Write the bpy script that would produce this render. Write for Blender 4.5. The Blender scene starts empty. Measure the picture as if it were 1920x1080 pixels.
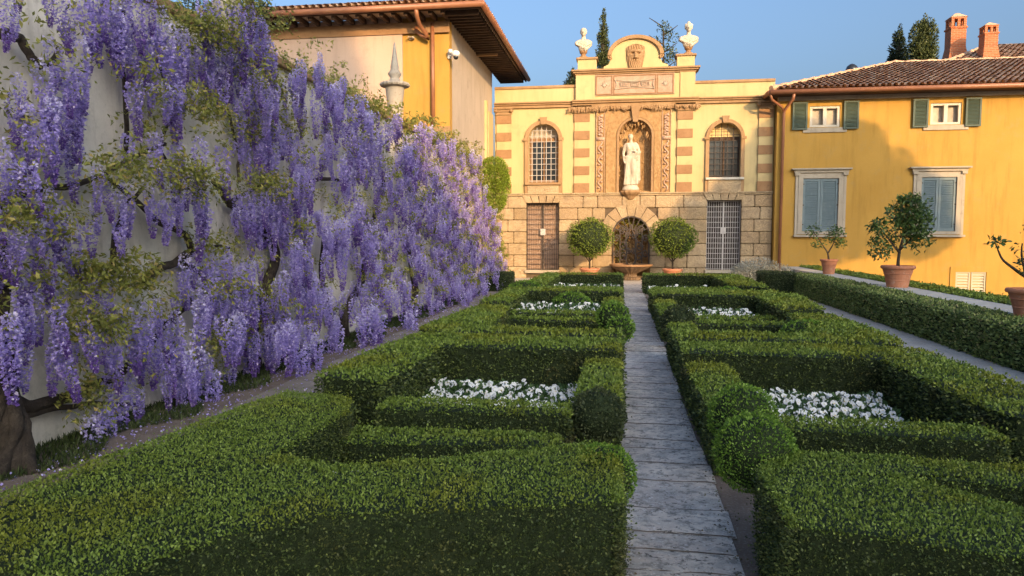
import bpy, bmesh, math, random
import numpy as np
from mathutils import Vector, Matrix, noise
from mathutils.geometry import tessellate_polygon
random.seed(7); rng = np.random.default_rng(7)
S = bpy.context.scene; C = S.collection
PI = math.pi
# ------------------------------------------------------------------ camera, sky, sun, exposure
FPX, HZ, VPX = 1350.0, 100.0, 208.0
PITCH = math.atan(HZ/FPX); YAW = math.atan(VPX/FPX*math.cos(PITCH)); EYE = 1.7
cd = bpy.data.cameras.new('camera'); cam = bpy.data.objects.new('camera', cd); C.objects.link(cam)
cam.location = (0, 0, EYE); cam.rotation_euler = (PI/2-PITCH, 0, YAW)
cd.lens = FPX/1920*36; cd.clip_end = 2000; cd.clip_start = .05
S.camera = cam
SUN_EL = math.radians(15); SUN_AZ = math.radians(30)      # sun behind and to the right of the camera
W = bpy.data.worlds.new('World'); S.world = W; W.use_nodes = True
nt = W.node_tree; nt.nodes.clear()
o_ = nt.nodes.new('ShaderNodeOutputWorld'); b_ = nt.nodes.new('ShaderNodeBackground'); s_ = nt.nodes.new('ShaderNodeTexSky')
s_.sky_type = 'NISHITA'; s_.sun_disc = False; s_.sun_elevation = SUN_EL; s_.sun_rotation = PI-SUN_AZ
s_.altitude = 100; s_.air_density = 1.0; s_.dust_density = 10.0; s_.ozone_density = 3.6
b_.inputs[1].default_value = .15
nt.links.new(s_.outputs[0], b_.inputs[0]); nt.links.new(b_.outputs[0], o_.inputs[0])
sd = bpy.data.lights.new('sun', 'SUN'); sd.energy = 2.25; sd.angle = math.radians(.5); sd.color = (1, .61, .27)
so = bpy.data.objects.new('sun', sd); C.objects.link(so)
TR = Vector((-math.sin(SUN_AZ)*math.cos(SUN_EL), math.cos(SUN_AZ)*math.cos(SUN_EL), -math.sin(SUN_EL)))
so.rotation_euler = TR.to_track_quat('-Z', 'Y').to_euler(); so.location = (10, -10, 20)
S.view_settings.view_transform = 'Standard'; S.view_settings.look = 'None'
S.view_settings.exposure = 1.36; S.view_settings.gamma = 1
S.render.engine = 'CYCLES'

# ------------------------------------------------------------------ helpers
def _ray(px, py):
    u, v = px-960, 540-py; p, a = PITCH, YAW
    return Vector((-math.sin(a)*math.cos(p)*FPX+u*math.cos(a)-v*math.sin(a)*math.sin(p),
                   math.cos(a)*math.cos(p)*FPX+u*math.sin(a)+v*math.cos(a)*math.sin(p),
                   -math.sin(p)*FPX+v*math.cos(p)))
def atY(px, py, Y): d = _ray(px, py); t = Y/d.y; return d.x*t, EYE+d.z*t      # measure on a plane Y = const
def atX(px, py, X): d = _ray(px, py); t = X/d.x; return d.y*t, EYE+d.z*t
def tag(o, label=None, cat=None, group=None, kind=None):
    if label: o['label'] = label
    if cat: o['category'] = cat
    if group: o['group'] = group
    if kind: o['kind'] = kind
    return o
def empty(name, loc, label, cat, group=None, rz=0):
    o = bpy.data.objects.new(name, None); C.objects.link(o); o.location = loc; o.rotation_euler.z = rz
    o.empty_display_size = .2
    return tag(o, label, cat, group)
def link_mesh(name, me, mat, parent=None, loc=None, smooth=False):
    if mat is not None:
        for m in (mat if isinstance(mat, (list, tuple)) else [mat]): me.materials.append(m)
    o = bpy.data.objects.new(name, me); C.objects.link(o)
    if parent: o.parent = parent
    if loc: o.location = loc
    if smooth: me.shade_smooth()
    return o
def np_mesh(name, V, Fq, mats_idx=None, attr=None):
    V = np.asarray(V, np.float32).reshape(-1, 3); Fq = np.asarray(Fq, np.int32); n, k = Fq.shape
    me = bpy.data.meshes.new(name)
    me.vertices.add(len(V)); me.vertices.foreach_set('co', V.ravel())
    me.loops.add(n*k); me.loops.foreach_set('vertex_index', Fq.ravel())
    me.polygons.add(n); me.polygons.foreach_set('loop_start', np.arange(0, n*k, k, dtype=np.int32))
    me.polygons.foreach_set('loop_total', np.full(n, k, np.int32))
    if mats_idx is not None: me.polygons.foreach_set('material_index', np.asarray(mats_idx, np.int32))
    if attr is not None:
        a = me.attributes.new('tone', 'FLOAT', 'POINT'); a.data.foreach_set('value', np.asarray(attr, np.float32))
    me.update(calc_edges=True); return me
def copy_tree(o, parent=None):
    c = o.copy(); C.objects.link(c)
    if parent: c.parent = parent
    for ch in list(o.children): copy_tree(ch, c)
    return c
class MB:
    "collects shapes, then builds ONE mesh object"
    def __init__(s): s.v = []; s.f = []; s.m = []; s.mi = 0
    def add(s, vs, fs):
        n = len(s.v); s.v += [tuple(v) for v in vs]; s.f += [tuple(i+n for i in f) for f in fs]; s.m += [s.mi]*len(fs); return s
    def box(s, x0, x1, y0, y1, z0, z1, b=0):
        if x0 > x1: x0, x1 = x1, x0
        if y0 > y1: y0, y1 = y1, y0
        if z0 > z1: z0, z1 = z1, z0
        if b <= 0:
            vs = [(x0,y0,z0),(x1,y0,z0),(x1,y1,z0),(x0,y1,z0),(x0,y0,z1),(x1,y0,z1),(x1,y1,z1),(x0,y1,z1)]
            return s.add(vs, [(0,3,2,1),(4,5,6,7),(0,1,5,4),(1,2,6,5),(2,3,7,6),(3,0,4,7)])
        bm = bmesh.new(); r = bmesh.ops.create_cube(bm, size=1)
        for v in bm.verts: v.co = Vector(((x0+x1)/2+v.co.x*(x1-x0), (y0+y1)/2+v.co.y*(y1-y0), (z0+z1)/2+v.co.z*(z1-z0)))
        bmesh.ops.bevel(bm, geom=bm.edges[:], offset=b, segments=2, affect='EDGES')
        bm.verts.index_update(); s.add([v.co[:] for v in bm.verts], [[v.index for v in f.verts] for f in bm.faces]); bm.free(); return s
    def hexa(s, pts): return s.add(pts, [(0,3,2,1),(4,5,6,7),(0,1,5,4),(1,2,6,5),(2,3,7,6),(3,0,4,7)])
    def tube(s, pts, r, n=8, cap=True):
        P = [Vector(p) for p in pts]; R = r if isinstance(r, (list, tuple)) else [r]*len(P)
        up = Vector((0,0,1)); vs = []; fs = []; prev = None
        for i, p in enumerate(P):
            d = (P[min(i+1, len(P)-1)]-P[max(i-1, 0)]).normalized()
            if prev is None:
                a = d.cross(up); a = a if a.length > .1 else d.cross(Vector((1,0,0)))
            else: a = prev-d*prev.dot(d)
            a.normalize(); prev = a; b = d.cross(a)
            for k in range(n):
                t = 2*PI*k/n; vs.append(p+(a*math.cos(t)+b*math.sin(t))*R[i])
        for i in range(len(P)-1):
            for k in range(n):
                fs.append((i*n+k, i*n+(k+1) % n, (i+1)*n+(k+1) % n, (i+1)*n+k))
        if cap: fs += [tuple(range(n))[::-1], tuple((len(P)-1)*n+k for k in range(n))]
        return s.add(vs, fs)
    def lathe(s, prof, c=(0,0,0), n=24, sx=1, sy=1, flute=0, a0=0):
        vs = []; fs = []; m = len(prof)
        for (r, z) in prof:
            for k in range(n):
                t = a0+2*PI*k/n; rr = r*(1+flute*(math.cos(k*PI)))
                vs.append((c[0]+rr*math.cos(t)*sx, c[1]+rr*math.sin(t)*sy, c[2]+z))
        for i in range(m-1):
            for k in range(n): fs.append((i*n+k, i*n+(k+1) % n, (i+1)*n+(k+1) % n, (i+1)*n+k))
        fs += [tuple(range(n))[::-1], tuple((m-1)*n+k for k in range(n))]
        return s.add(vs, fs)
    def ell(s, c, r, n=14, rot=None):
        vs = []; fs = []; h = n//2+2
        for i in range(h+1):
            ph = PI*i/h
            for k in range(n):
                t = 2*PI*k/n; v = Vector((r[0]*math.sin(ph)*math.cos(t), r[1]*math.sin(ph)*math.sin(t), r[2]*math.cos(ph)))
                if rot: v = rot @ v
                vs.append(v+Vector(c))
        for i in range(h):
            for k in range(n): fs.append((i*n+k, (i+1)*n+k, (i+1)*n+(k+1) % n, i*n+(k+1) % n))
        return s.add(vs, fs)
    def cap(s, p0, r0, p1, r1, n=12):
        p0, p1 = Vector(p0), Vector(p1); d = (p1-p0); L = d.length; d.normalize(); pts = []; rs = []
        for t in (-1, -.8, -.4, 0): pts.append(p0+d*(r0*t)); rs.append(r0*math.sqrt(max(0.0004, 1-t*t)))
        for t in (.33, .66): pts.append(p0+d*(L*t)); rs.append(r0+(r1-r0)*t)
        for t in (0, .4, .8, 1): pts.append(p1+d*(r1*t)); rs.append(r1*math.sqrt(max(0.0004, 1-t*t)))
        return s.tube(pts, rs, n)
    def build(s, name, mat, parent=None, loc=None, smooth=False):
        me = bpy.data.meshes.new(name); me.from_pydata(s.v, [], s.f)
        if any(s.m): me.polygons.foreach_set('material_index', s.m)
        me.update(); return link_mesh(name, me, mat, parent, loc, smooth)
def arch_pts(cx, zs, r, z0, n=18, w=None):
    "outline of an arched opening: base z0, springing zs, radius r"
    w = w or r
    return [(cx-w, z0), (cx+w, z0)]+[(cx+w*math.cos(PI*k/n), zs+r*math.sin(PI*k/n)) for k in range(n+1)]
def panel(name, outer, holes, y0, y1, mat, parent=None, bevel=0):
    "upright slab facing -Y, outline in (x,z), with true holes"
    cu = bpy.data.curves.new(name, 'CURVE'); cu.dimensions = '2D'; cu.fill_mode = 'BOTH'
    cu.extrude = abs(y1-y0)/2-bevel; cu.bevel_depth = bevel; cu.bevel_resolution = 1
    if bevel: cu.offset = -bevel
    for lp in [outer]+list(holes):
        sp = cu.splines.new('POLY'); sp.points.add(len(lp)-1); sp.use_cyclic_u = True
        for q, (x, z) in zip(sp.points, lp): q.co = (x, z, 0, 1)
    t = bpy.data.objects.new('t', cu); me = bpy.data.meshes.new_from_object(t)
    bpy.data.objects.remove(t); bpy.data.curves.remove(cu)
    M = Matrix(((1,0,0,0),(0,0,-1,(y0+y1)/2),(0,1,0,0),(0,0,0,1))); me.transform(M); me.update(); me.name = name
    me.materials.clear()
    return link_mesh(name, me, mat, parent)

# ------------------------------------------------------------------ materials
class NB:
    def __init__(s, name, rough=.85, spec=.3):
        s.m = bpy.data.materials.new(name); s.m.use_nodes = True; s.t = s.m.node_tree
        s.p = s.t.nodes['Principled BSDF']; s.p.inputs['Roughness'].default_value = rough
        s.p.inputs['Specular IOR Level'].default_value = spec
    def n(s, ty, **k):
        q = s.t.nodes.new('ShaderNode'+ty)
        for a, b in k.items():
            if a in ('op',): q.operation = b
            else: setattr(q, a, b)
        return q
    def l(s, a, b): s.t.links.new(a, b)
    def co(s, scale=None, kind='Object'):
        c = s.n('TexCoord').outputs[kind]
        if scale is not None:
            mp = s.n('Mapping'); mp.inputs['Scale'].default_value = scale; s.l(c, mp.inputs[0]); return mp.outputs[0]
        return c
    def noise(s, sc, det=5, vec=None, rough=.6):
        q = s.n('TexNoise'); q.inputs['Scale'].default_value = sc; q.inputs['Detail'].default_value = det; q.inputs['Roughness'].default_value = rough
        s.l(vec if vec is not None else s.co(), q.inputs['Vector']); return q.outputs['Fac']
    def ramp(s, fac, stops):
        r = s.n('ValToRGB'); e = r.color_ramp.elements
        while len(e) < len(stops): e.new(.5)
        for el, (p, c) in zip(e, stops): el.position = p; el.color = (*c, 1) if len(c) == 3 else c
        s.l(fac, r.inputs[0]); return r.outputs[0]
    def mix(s, fac, a, b, mode='MIX'):
        q = s.n('Mix', data_type='RGBA', blend_type=mode)
        for i, v in ((0, fac), (6, a), (7, b)):
            if hasattr(v, 'links') or hasattr(v, 'is_linked'): s.l(v, q.inputs[i])
            elif i: q.inputs[i].default_value = (*v, 1)
            else: q.inputs[i].default_value = v
        return q.outputs[2]
    def col(s, c):
        if isinstance(c, tuple): s.p.inputs['Base Color'].default_value = (*c, 1)
        else: s.l(c, s.p.inputs['Base Color'])
        return s
    def bump(s, h, st=.4, d=.02):
        b = s.n('Bump'); b.inputs['Strength'].default_value = st; b.inputs['Distance'].default_value = d
        s.l(h, b.inputs['Height']); s.l(b.outputs[0], s.p.inputs['Normal']); return s
def G(v): return tuple(v)
def mottled(name, c1, c2, sc=1.2, c3=None, sc2=14, st=.3, d=.01, rough=.88, streak=0, spec=.25):
    m = NB(name, rough, spec); a = m.noise(sc, 6); col = m.ramp(a, [(.32, c1), (.68, c2)])
    if c3:
        f = m.ramp(m.noise(sc*3.1, 8, rough=.7), [(.55, (0,0,0)), (.75, (1,1,1))]); col = m.mix(f, col, c3)
    if streak:
        sv = m.noise(1.5, 6, m.co((3, 3, .35))); f = m.ramp(sv, [(.5, (0,0,0)), (.8, (streak,)*3)])
        col = m.mix(f, col, tuple(x*.55 for x in c1))
    g = m.noise(sc2*4, 4); col = m.mix(m.ramp(g, [(.3, (.14,)*3), (.7, (0,0,0))]), col, tuple(x*.5 for x in c1))
    m.col(col); m.bump(m.noise(sc2, 8, rough=.7), st, d); return m.m
M = {}
M['cream'] = mottled('cream_plaster', (0.486,0.390,0.195), (0.549,0.445,0.236), .5, (0.417,0.327,0.174), 10, .2, .01, streak=.35)
M['ochre'] = mottled('ochre_plaster', (0.421,0.246,0.052), (0.467,0.283,0.066), .8, (0.397,0.259,0.085), 8, .2, .01, streak=.55)
M['white_plaster'] = mottled('pale_plaster', (0.483,0.355,0.277), (0.531,0.394,0.311), .5, (0.414,0.312,0.251), 8, .25, .01, streak=.4)
M['side_plaster'] = mottled('grey_cream_plaster', (0.450,0.376,0.296), (0.518,0.436,0.349), .6, (0.354,0.299,0.242), 8, .25, .01, streak=.5)
M['garden_plaster'] = mottled('weathered_wall_plaster', (.56,.54,.46), (.84,.80,.71), 1.6, (.36,.36,.29), 12, .6, .02, streak=1.0)
M['brown_stone'] = mottled('brown_sandstone', (0.281,0.160,0.080), (0.348,0.213,0.112), 2.5, (0.202,0.117,0.064), 30, .5, .012)
M['mosaic'] = mottled('mosaic_stone', (0.317,0.190,0.082), (0.475,0.310,0.150), 9, (0.202,0.120,0.061), 45, .9, .03)
M['pink_stone'] = mottled('pinkish_relief', (0.384,0.252,0.180), (0.484,0.348,0.264), 6, (0.310,0.192,0.132), 40, .6, .015)
def block_stone():
    m = NB('rusticated_stone', .92, .2); isl = m.n('NewGeometry').outputs['Random Per Island']
    base = m.ramp(isl, [(0, (.37,.27,.155)), (.35, (.46,.35,.21)), (.7, (.54,.42,.27)), (1, (.41,.30,.18))])
    dirt = m.ramp(m.noise(2.2, 8, rough=.7), [(.45, (0,0,0)), (.75, (.7,.7,.7))]); base = m.mix(dirt, base, (.22,.17,.12))
    g = m.ramp(m.noise(40, 5), [(.3, (.25,)*3), (.7, (0,0,0))]); base = m.mix(g, base, (.2,.14,.08))
    m.col(base); m.bump(m.noise(9, 10, rough=.8), 1.0, .06); return m.m
M['rust'] = block_stone()
M['mortar'] = mottled('dark_mortar', (.10,.075,.05), (.16,.12,.08), 3)
M['trim'] = mottled('cornice_stone', (0.302,0.187,0.093), (0.382,0.253,0.138), 2, (0.202,0.134,0.076), 26, .4, .01, streak=.5)
M['grey_stone'] = mottled('grey_stone', (.46,.43,.37), (.60,.57,.50), 2, (.30,.29,.24), 26, .4, .01)
M['sill'] = mottled('pale_trim', (0.375,0.326,0.254), (0.432,0.387,0.312), 2, (0.284,0.246,0.190), 20, .25, .008, streak=.5)
M['marble'] = mottled('weathered_marble', (0.492,0.430,0.330), (0.588,0.527,0.428), 4, (0.308,0.260,0.190), 30, .3, .01, .6, streak=.7)
M['urn_stone'] = mottled('urn_stone', (0.375,0.338,0.277), (0.465,0.420,0.352), 4, (0.225,0.210,0.165), 30, .4, .01)
M['terracotta'] = mottled('terracotta', (0.425,0.176,0.096), (0.510,0.232,0.136), 3, (0.510,0.352,0.272), 24, .25, .006, .8)
M['iron'] = mottled('iron', (.055,.045,.04), (.09,.075,.065), 6, None, 30, .3, .004, .6)
M['pale_iron'] = mottled('pale_painted_iron', (.42,.40,.40), (.52,.50,.48), 6, None, 30, .2, .003, .5)
M['copper'] = mottled('painted_copper', (0.240,0.100,0.052), (0.320,0.144,0.072), 2, (0.176,0.088,0.056), 24, .2, .004, .45, spec=.5)
M['wood'] = mottled('dark_timber', (.06,.04,.028), (.11,.07,.045), 3, None, 20, .4, .01)
M['soffit'] = mottled('clay_soffit', (0.450,0.360,0.270), (0.558,0.450,0.342), 3)
M['green_paint'] = mottled('green_shutter_paint', (0.057,0.085,0.068), (0.086,0.120,0.095), 2, None, 20, .1, .003, .55)
M['blue_paint'] = mottled('blue_grey_shutter_paint', (.13,.185,.21), (.175,.235,.26), 2, (.24,.28,.29), 20, .15, .003, .55)
M['pale_shutter'] = mottled('pale_shutter_paint', (0.413,0.390,0.285), (0.480,0.450,0.345), 2)
M['white_paint'] = mottled('white_window_paint', (0.504,0.476,0.406), (0.560,0.532,0.462), 3, None, 20, .1, .002, .5)
M['camera_white'] = mottled('white_plastic', (.72,.72,.70), (.78,.78,.76), 3, None, 20, .05, .002, .35)
M['curtain'] = mottled('net_curtain', (.36,.31,.24), (.52,.46,.37), 3)
M['bark'] = mottled('grey_brown_bark', (.035,.028,.022), (.085,.068,.052), 9, (.14,.12,.09), 40, 1.0, .035)
M['dark'] = mottled('dark_interior', (.012,.011,.01), (.02,.018,.016), 2)
M['dark_glass'] = (lambda m: (m.col((.02,.024,.03)), m.m)[1])(NB('window_glass', .08, .6))
M['dark_glass'].node_tree.nodes['Principled BSDF'].inputs['Roughness'].default_value = .12
M['sky_reflection'] = mottled('fanlight_sky_reflection', (0.682,0.500,0.216), (0.792,0.580,0.270), 3, None, 20, .05, .002, .35)  # reflection of the yellow sky, painted as the pane's own colour
def brick():
    m = NB('chimney_brick', .9, .2); t = m.n('TexBrick'); t.inputs['Scale'].default_value = 1
    t.inputs['Brick Width'].default_value = .24; t.inputs['Row Height'].default_value = .075; t.inputs['Mortar Size'].default_value = .009
    t.inputs['Color1'].default_value = (.44,.14,.06,1); t.inputs['Color2'].default_value = (.33,.095,.04,1); t.inputs['Mortar'].default_value = (.36,.24,.15,1)
    c = m.n('TexCoord').outputs['Object']; x = m.n('SeparateXYZ'); m.l(c, x.inputs[0]); ad = m.n('Math', op='ADD'); m.l(x.outputs[0], ad.inputs[0]); m.l(x.outputs[1], ad.inputs[1])
    cb = m.n('CombineXYZ'); m.l(ad.outputs[0], cb.inputs[0]); m.l(x.outputs[2], cb.inputs[1]); m.l(cb.outputs[0], t.inputs['Vector'])
    m.col(t.outputs['Color']); m.bump(t.outputs['Fac'], -.4, .01); return m.m
M['brick'] = brick()
def tiles():
    m = NB('clay_roof_tile', .9, .2); isl = m.n('NewGeometry').outputs['Random Per Island']
    b = m.ramp(isl, [(0, (.30,.17,.10)), (.25, (.48,.29,.18)), (.55, (.62,.42,.27)), (.8, (.42,.29,.20)), (1, (.74,.58,.40))])
    li = m.ramp(m.noise(9, 8, rough=.75), [(.48, (0,0,0)), (.68, (.75,.75,.75))]); b = m.mix(li, b, (.26,.23,.17))
    m.col(b); m.bump(m.noise(40, 5), .5, .01); return m.m
M['tile'] = tiles()
def leaf_mat(name, stops, patch=None, psc=1.3, trans=.25, rough=.55, spec=.35, thr=(.55,.72)):
    m = NB(name, rough, spec); isl = m.n('NewGeometry').outputs['Random Per Island']
    c = m.ramp(isl, stops)
    if patch: c = m.mix(m.ramp(m.noise(psc, 3), [(thr[0], (0,0,0)), (thr[1], (.8,.8,.8))]), c, m.ramp(isl, patch))
    m.col(c)
    if trans:
        tr = m.n('BsdfTranslucent'); m.l(c, tr.inputs[0]); ms = m.n('MixShader'); ms.inputs[0].default_value = trans
        out = [q for q in m.t.nodes if q.type == 'OUTPUT_MATERIAL'][0]
        m.l(m.p.outputs[0], ms.inputs[1]); m.l(tr.outputs[0], ms.inputs[2]); m.l(ms.outputs[0], out.inputs[0])
    return m.m
M['box'] = leaf_mat('boxwood_leaf', [(0, (.085,.135,.022)), (.4, (.145,.215,.034)), (.8, (.195,.285,.045)), (1, (.25,.34,.07))],
                    [(0, (.12,.14,.015)), (.5, (.19,.22,.02)), (1, (.27,.29,.04))], 1.3, .2, thr=(.47,.62))
M['box_side_shade'] = leaf_mat('side_shade_boxwood_leaf', [(0, (.02,.035,.012)), (.45, (.06,.092,.026)), (.8, (.11,.15,.04)), (1, (.20,.24,.065))], [(0, (.04,.045,.018)), (.6, (.11,.10,.035)), (1, (.17,.16,.055))], 2.1, .15, thr=(.56,.7))  # hedge sides: older foliage, darkened so their shade sits in the colour
M['box_ball'] = leaf_mat('fresh_boxwood_leaf', [(0, (.07,.14,.018)), (.4, (.13,.25,.03)), (.8, (.19,.33,.045)), (1, (.27,.41,.07))], None, 1, .25)
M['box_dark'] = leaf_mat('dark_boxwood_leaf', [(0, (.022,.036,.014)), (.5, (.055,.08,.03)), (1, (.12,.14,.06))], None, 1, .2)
M['ivy_hedge'] = leaf_mat('laurel_leaf', [(0, (.08,.12,.035)), (.5, (.19,.26,.08)), (.85, (.34,.43,.13)), (1, (.40,.36,.18))], None, 1, .35)
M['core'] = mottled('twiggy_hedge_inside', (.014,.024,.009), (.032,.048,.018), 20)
M['citrus'] = leaf_mat('citrus_leaf', [(0, (.025,.055,.015)), (.5, (.06,.12,.025)), (1, (.15,.22,.06))], None, 1, .25, .4, .5)
M['laurel_lit'] = leaf_mat('topiary_leaf', [(0, (.06,.10,.015)), (.5, (.14,.21,.025)), (1, (.24,.32,.05))], None, 1, .25)
M['lime'] = leaf_mat('lime_green_leaf', [(0, (.12,.17,.015)), (.5, (.22,.32,.03)), (1, (.34,.44,.06))], None, 1, .3)
M['litter'] = leaf_mat('dry_leaf', [(0, (.06,.05,.025)), (.5, (.16,.12,.06)), (1, (.14,.18,.05))], None, 1, 0)
M['cypress'] = leaf_mat('cypress_leaf', [(0, (.025,.04,.014)), (.5, (.06,.085,.028)), (1, (.12,.14,.05))], None, 1, .1)
M['dark_tree'] = leaf_mat('dark_cypress_leaf', [(0, (.014,.024,.012)), (.5, (.03,.05,.022)), (1, (.05,.075,.03))], None, 1, .1)
M['silver'] = leaf_mat('silver_leaf', [(0, (.22,.24,.21)), (.5, (.36,.38,.33)), (1, (.50,.52,.46))], None, 1, .2)
M['wleaf'] = leaf_mat('wisteria_leaf', [(0, (.14,.16,.035)), (.45, (.25,.28,.06)), (.8, (.37,.37,.09)), (1, (.42,.33,.12))], None, 1, .4)
M['grass'] = leaf_mat('grass_blade', [(0, (.02,.035,.01)), (1, (.07,.10,.025))], None, 1, .2)
def wist(name, dark, mid, pale):
    m = NB(name, .6, .25); isl = m.n('NewGeometry').outputs['Random Per Island']
    at = m.n('Attribute', attribute_name='tone').outputs['Fac']
    a = m.n('Math', op='MULTIPLY_ADD'); m.l(isl, a.inputs[0]); a.inputs[1].default_value = .35; m.l(at, a.inputs[2])
    c = m.ramp(a.outputs[0], [(.1, pale), (.42, mid), (.7, mid), (1.0, dark)])
    w = m.ramp(isl, [(.86, (0,0,0)), (.92, (.8,.8,.8))]); c = m.mix(w, c, (.80,.74,.88)); m.col(c)
    tr = m.n('BsdfTranslucent'); m.l(c, tr.inputs[0]); ms = m.n('MixShader'); ms.inputs[0].default_value = .35
    out = [q for q in m.t.nodes if q.type == 'OUTPUT_MATERIAL'][0]
    m.l(m.p.outputs[0], ms.inputs[1]); m.l(tr.outputs[0], ms.inputs[2]); m.l(ms.outputs[0], out.inputs[0]); return m.m
M['wist'] = wist('wisteria_petal', (.17,.09,.38), (.41,.345,.75), (.75,.72,.95))
M['petal'] = leaf_mat('white_pansy_petal', [(0, (.74,.76,.76)), (1, (.86,.86,.84))], None, 1, .2)
M['pansy_leaf'] = leaf_mat('pansy_leaf', [(0, (.03,.07,.02)), (1, (.08,.15,.04))], None, 1, .2)
M['pansy_eye'] = mottled('yellow_eye', (.7,.5,.05), (.8,.6,.08), 3)
M['shade_leaf'] = leaf_mat('broad_tree_leaf', [(0, (.03,.06,.015)), (1, (.10,.16,.04))], None, 1, .2)

# ------------------------------------------------------------------ leaf scattering
def unit(a): return a/np.maximum(np.linalg.norm(a, axis=-1, keepdims=True), 1e-9)
def leaf_quads(P, Nn, L, Wd, spread=.7, fold=.25, rg=None):
    "rhombic leaves at P pointing roughly along Nn"
    rg = rg or rng; n = len(P)
    T = unit(Nn+rg.normal(0, spread, (n, 3))); R = unit(np.cross(T, rg.normal(0, 1, (n, 3)))); B = np.cross(T, R)
    L = (L*rg.uniform(.65, 1.35, n))[:, None]; Wd = (Wd*rg.uniform(.7, 1.3, n))[:, None]
    V = np.stack([P-T*L*.2, P+T*L*.35+R*Wd*.5+B*L*fold*.5, P+T*L*.8, P+T*L*.35-R*Wd*.5+B*L*fold*.5], 1)
    return V.reshape(-1, 3), np.arange(n*4, dtype=np.int32).reshape(n, 4)
def wob(P, s=1.0):
    x, y, z = P[:, 0], P[:, 1], P[:, 2]
    return (np.sin(x*4.1+y*2.3+1)*.4+np.sin(y*5.3-x*3.1+z*4)*.3+np.sin(x*11.3+y*9.1+z*13)*.25+np.sin(x*23-y*19+z*21)*.2)*s
def in_tri(a, b, c, n):
    u = rng.random(n); v = rng.random(n); k = u+v > 1; u[k] = 1-u[k]; v[k] = 1-v[k]
    return a+u[:, None]*(b-a)+v[:, None]*(c-a)
def hedge(poly, h, label, size=None, mat='box', dens=1.0, group='box hedges of the parterre', name='box_hedge', cat='hedge', rad=.022, z0=0, wav=.011):
    n = len(poly); A = sum(poly[i][0]*poly[(i+1) % n][1]-poly[(i+1) % n][0]*poly[i][1] for i in range(n))
    if A < 0: poly = poly[::-1]
    cx = sum(p[0] for p in poly)/n; cy = sum(p[1] for p in poly)/n
    if size is None: size = min(max(.0043*cy, .0135), .045)
    root = empty(name, (cx, cy, z0), label, cat, group)
    mb = MB(); ins = []
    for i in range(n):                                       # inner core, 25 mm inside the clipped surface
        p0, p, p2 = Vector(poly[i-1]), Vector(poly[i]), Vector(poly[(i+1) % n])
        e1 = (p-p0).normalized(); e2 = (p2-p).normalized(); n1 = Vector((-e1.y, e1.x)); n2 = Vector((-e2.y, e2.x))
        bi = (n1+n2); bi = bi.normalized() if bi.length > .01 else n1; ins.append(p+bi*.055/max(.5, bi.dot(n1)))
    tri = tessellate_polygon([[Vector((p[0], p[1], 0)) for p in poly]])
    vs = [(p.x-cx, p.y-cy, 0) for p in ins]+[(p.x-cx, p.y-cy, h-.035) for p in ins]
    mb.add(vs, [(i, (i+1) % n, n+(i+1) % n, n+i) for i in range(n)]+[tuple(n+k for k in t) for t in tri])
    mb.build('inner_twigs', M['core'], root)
    Ps = []; Ns = []; pa = np.array(poly, float); per = 1.9*dens/(size*size)
    for t in tri:
        a, b, c = [np.array([poly[k][0], poly[k][1], h]) for k in t]
        ar = np.linalg.norm(np.cross(b-a, c-a))/2; k = int(ar*per)
        if k: Ps.append(in_tri(a, b, c, k)); Ns.append(np.tile([0, 0, 1.], (k, 1)))
    if Ps:
        T = np.concatenate(Ps); dmin = np.full(len(T), 9.)
        for i in range(n):
            a = pa[i]; b = pa[(i+1) % n]; ab = b-a; t = np.clip(((T[:, :2]-a)@ab)/max(1e-9, ab@ab), 0, 1)
            dmin = np.minimum(dmin, np.linalg.norm(T[:, :2]-(a+t[:, None]*ab), axis=1))
        T[:, 2] -= rad*np.exp(-dmin/rad*1.4); Ps = [T]; Ns = [np.concatenate(Ns)]
    for i in range(n):
        a = pa[i]; b = pa[(i+1) % n]; L = np.linalg.norm(b-a); k = int(L*h*per*1.6)
        if k < 1: continue
        t = rng.random(k); z = rng.random(k)*h; nn = np.array([(b-a)[1], -(b-a)[0], 0])/max(L, 1e-6)
        P = np.stack([a[0]+t*(b-a)[0], a[1]+t*(b-a)[1], z], 1)
        ins_ = rad*np.exp(-(h-z)/rad*1.4)+.03*np.clip(1-z/.12, 0, 1)
        P -= nn*(ins_+rng.random(k)**1.5*.05)[:, None]; Ps.append(P); Ns.append(np.tile(nn+np.array([0, 0, .35]), (k, 1)))
    ntop = len(Ps[0]); P = np.concatenate(Ps); N_ = np.concatenate(Ns); P = P+unit(N_)*(rng.random(len(P))**16*.05)[:, None]+unit(N_)*(wob(P, wav))[:, None]+unit(N_)*(rng.random(len(P))**3*.011)[:, None]
    P -= np.array([cx, cy, 0]); V, Fq = leaf_quads(P, N_, size, size*.62, .62)
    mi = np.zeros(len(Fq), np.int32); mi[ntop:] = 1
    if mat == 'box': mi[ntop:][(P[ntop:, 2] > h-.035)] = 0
    link_mesh('foliage', np_mesh('foliage', V, Fq, mi), [M[mat], M['box_side_shade'] if mat == 'box' else M[mat]], root); return root
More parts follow.
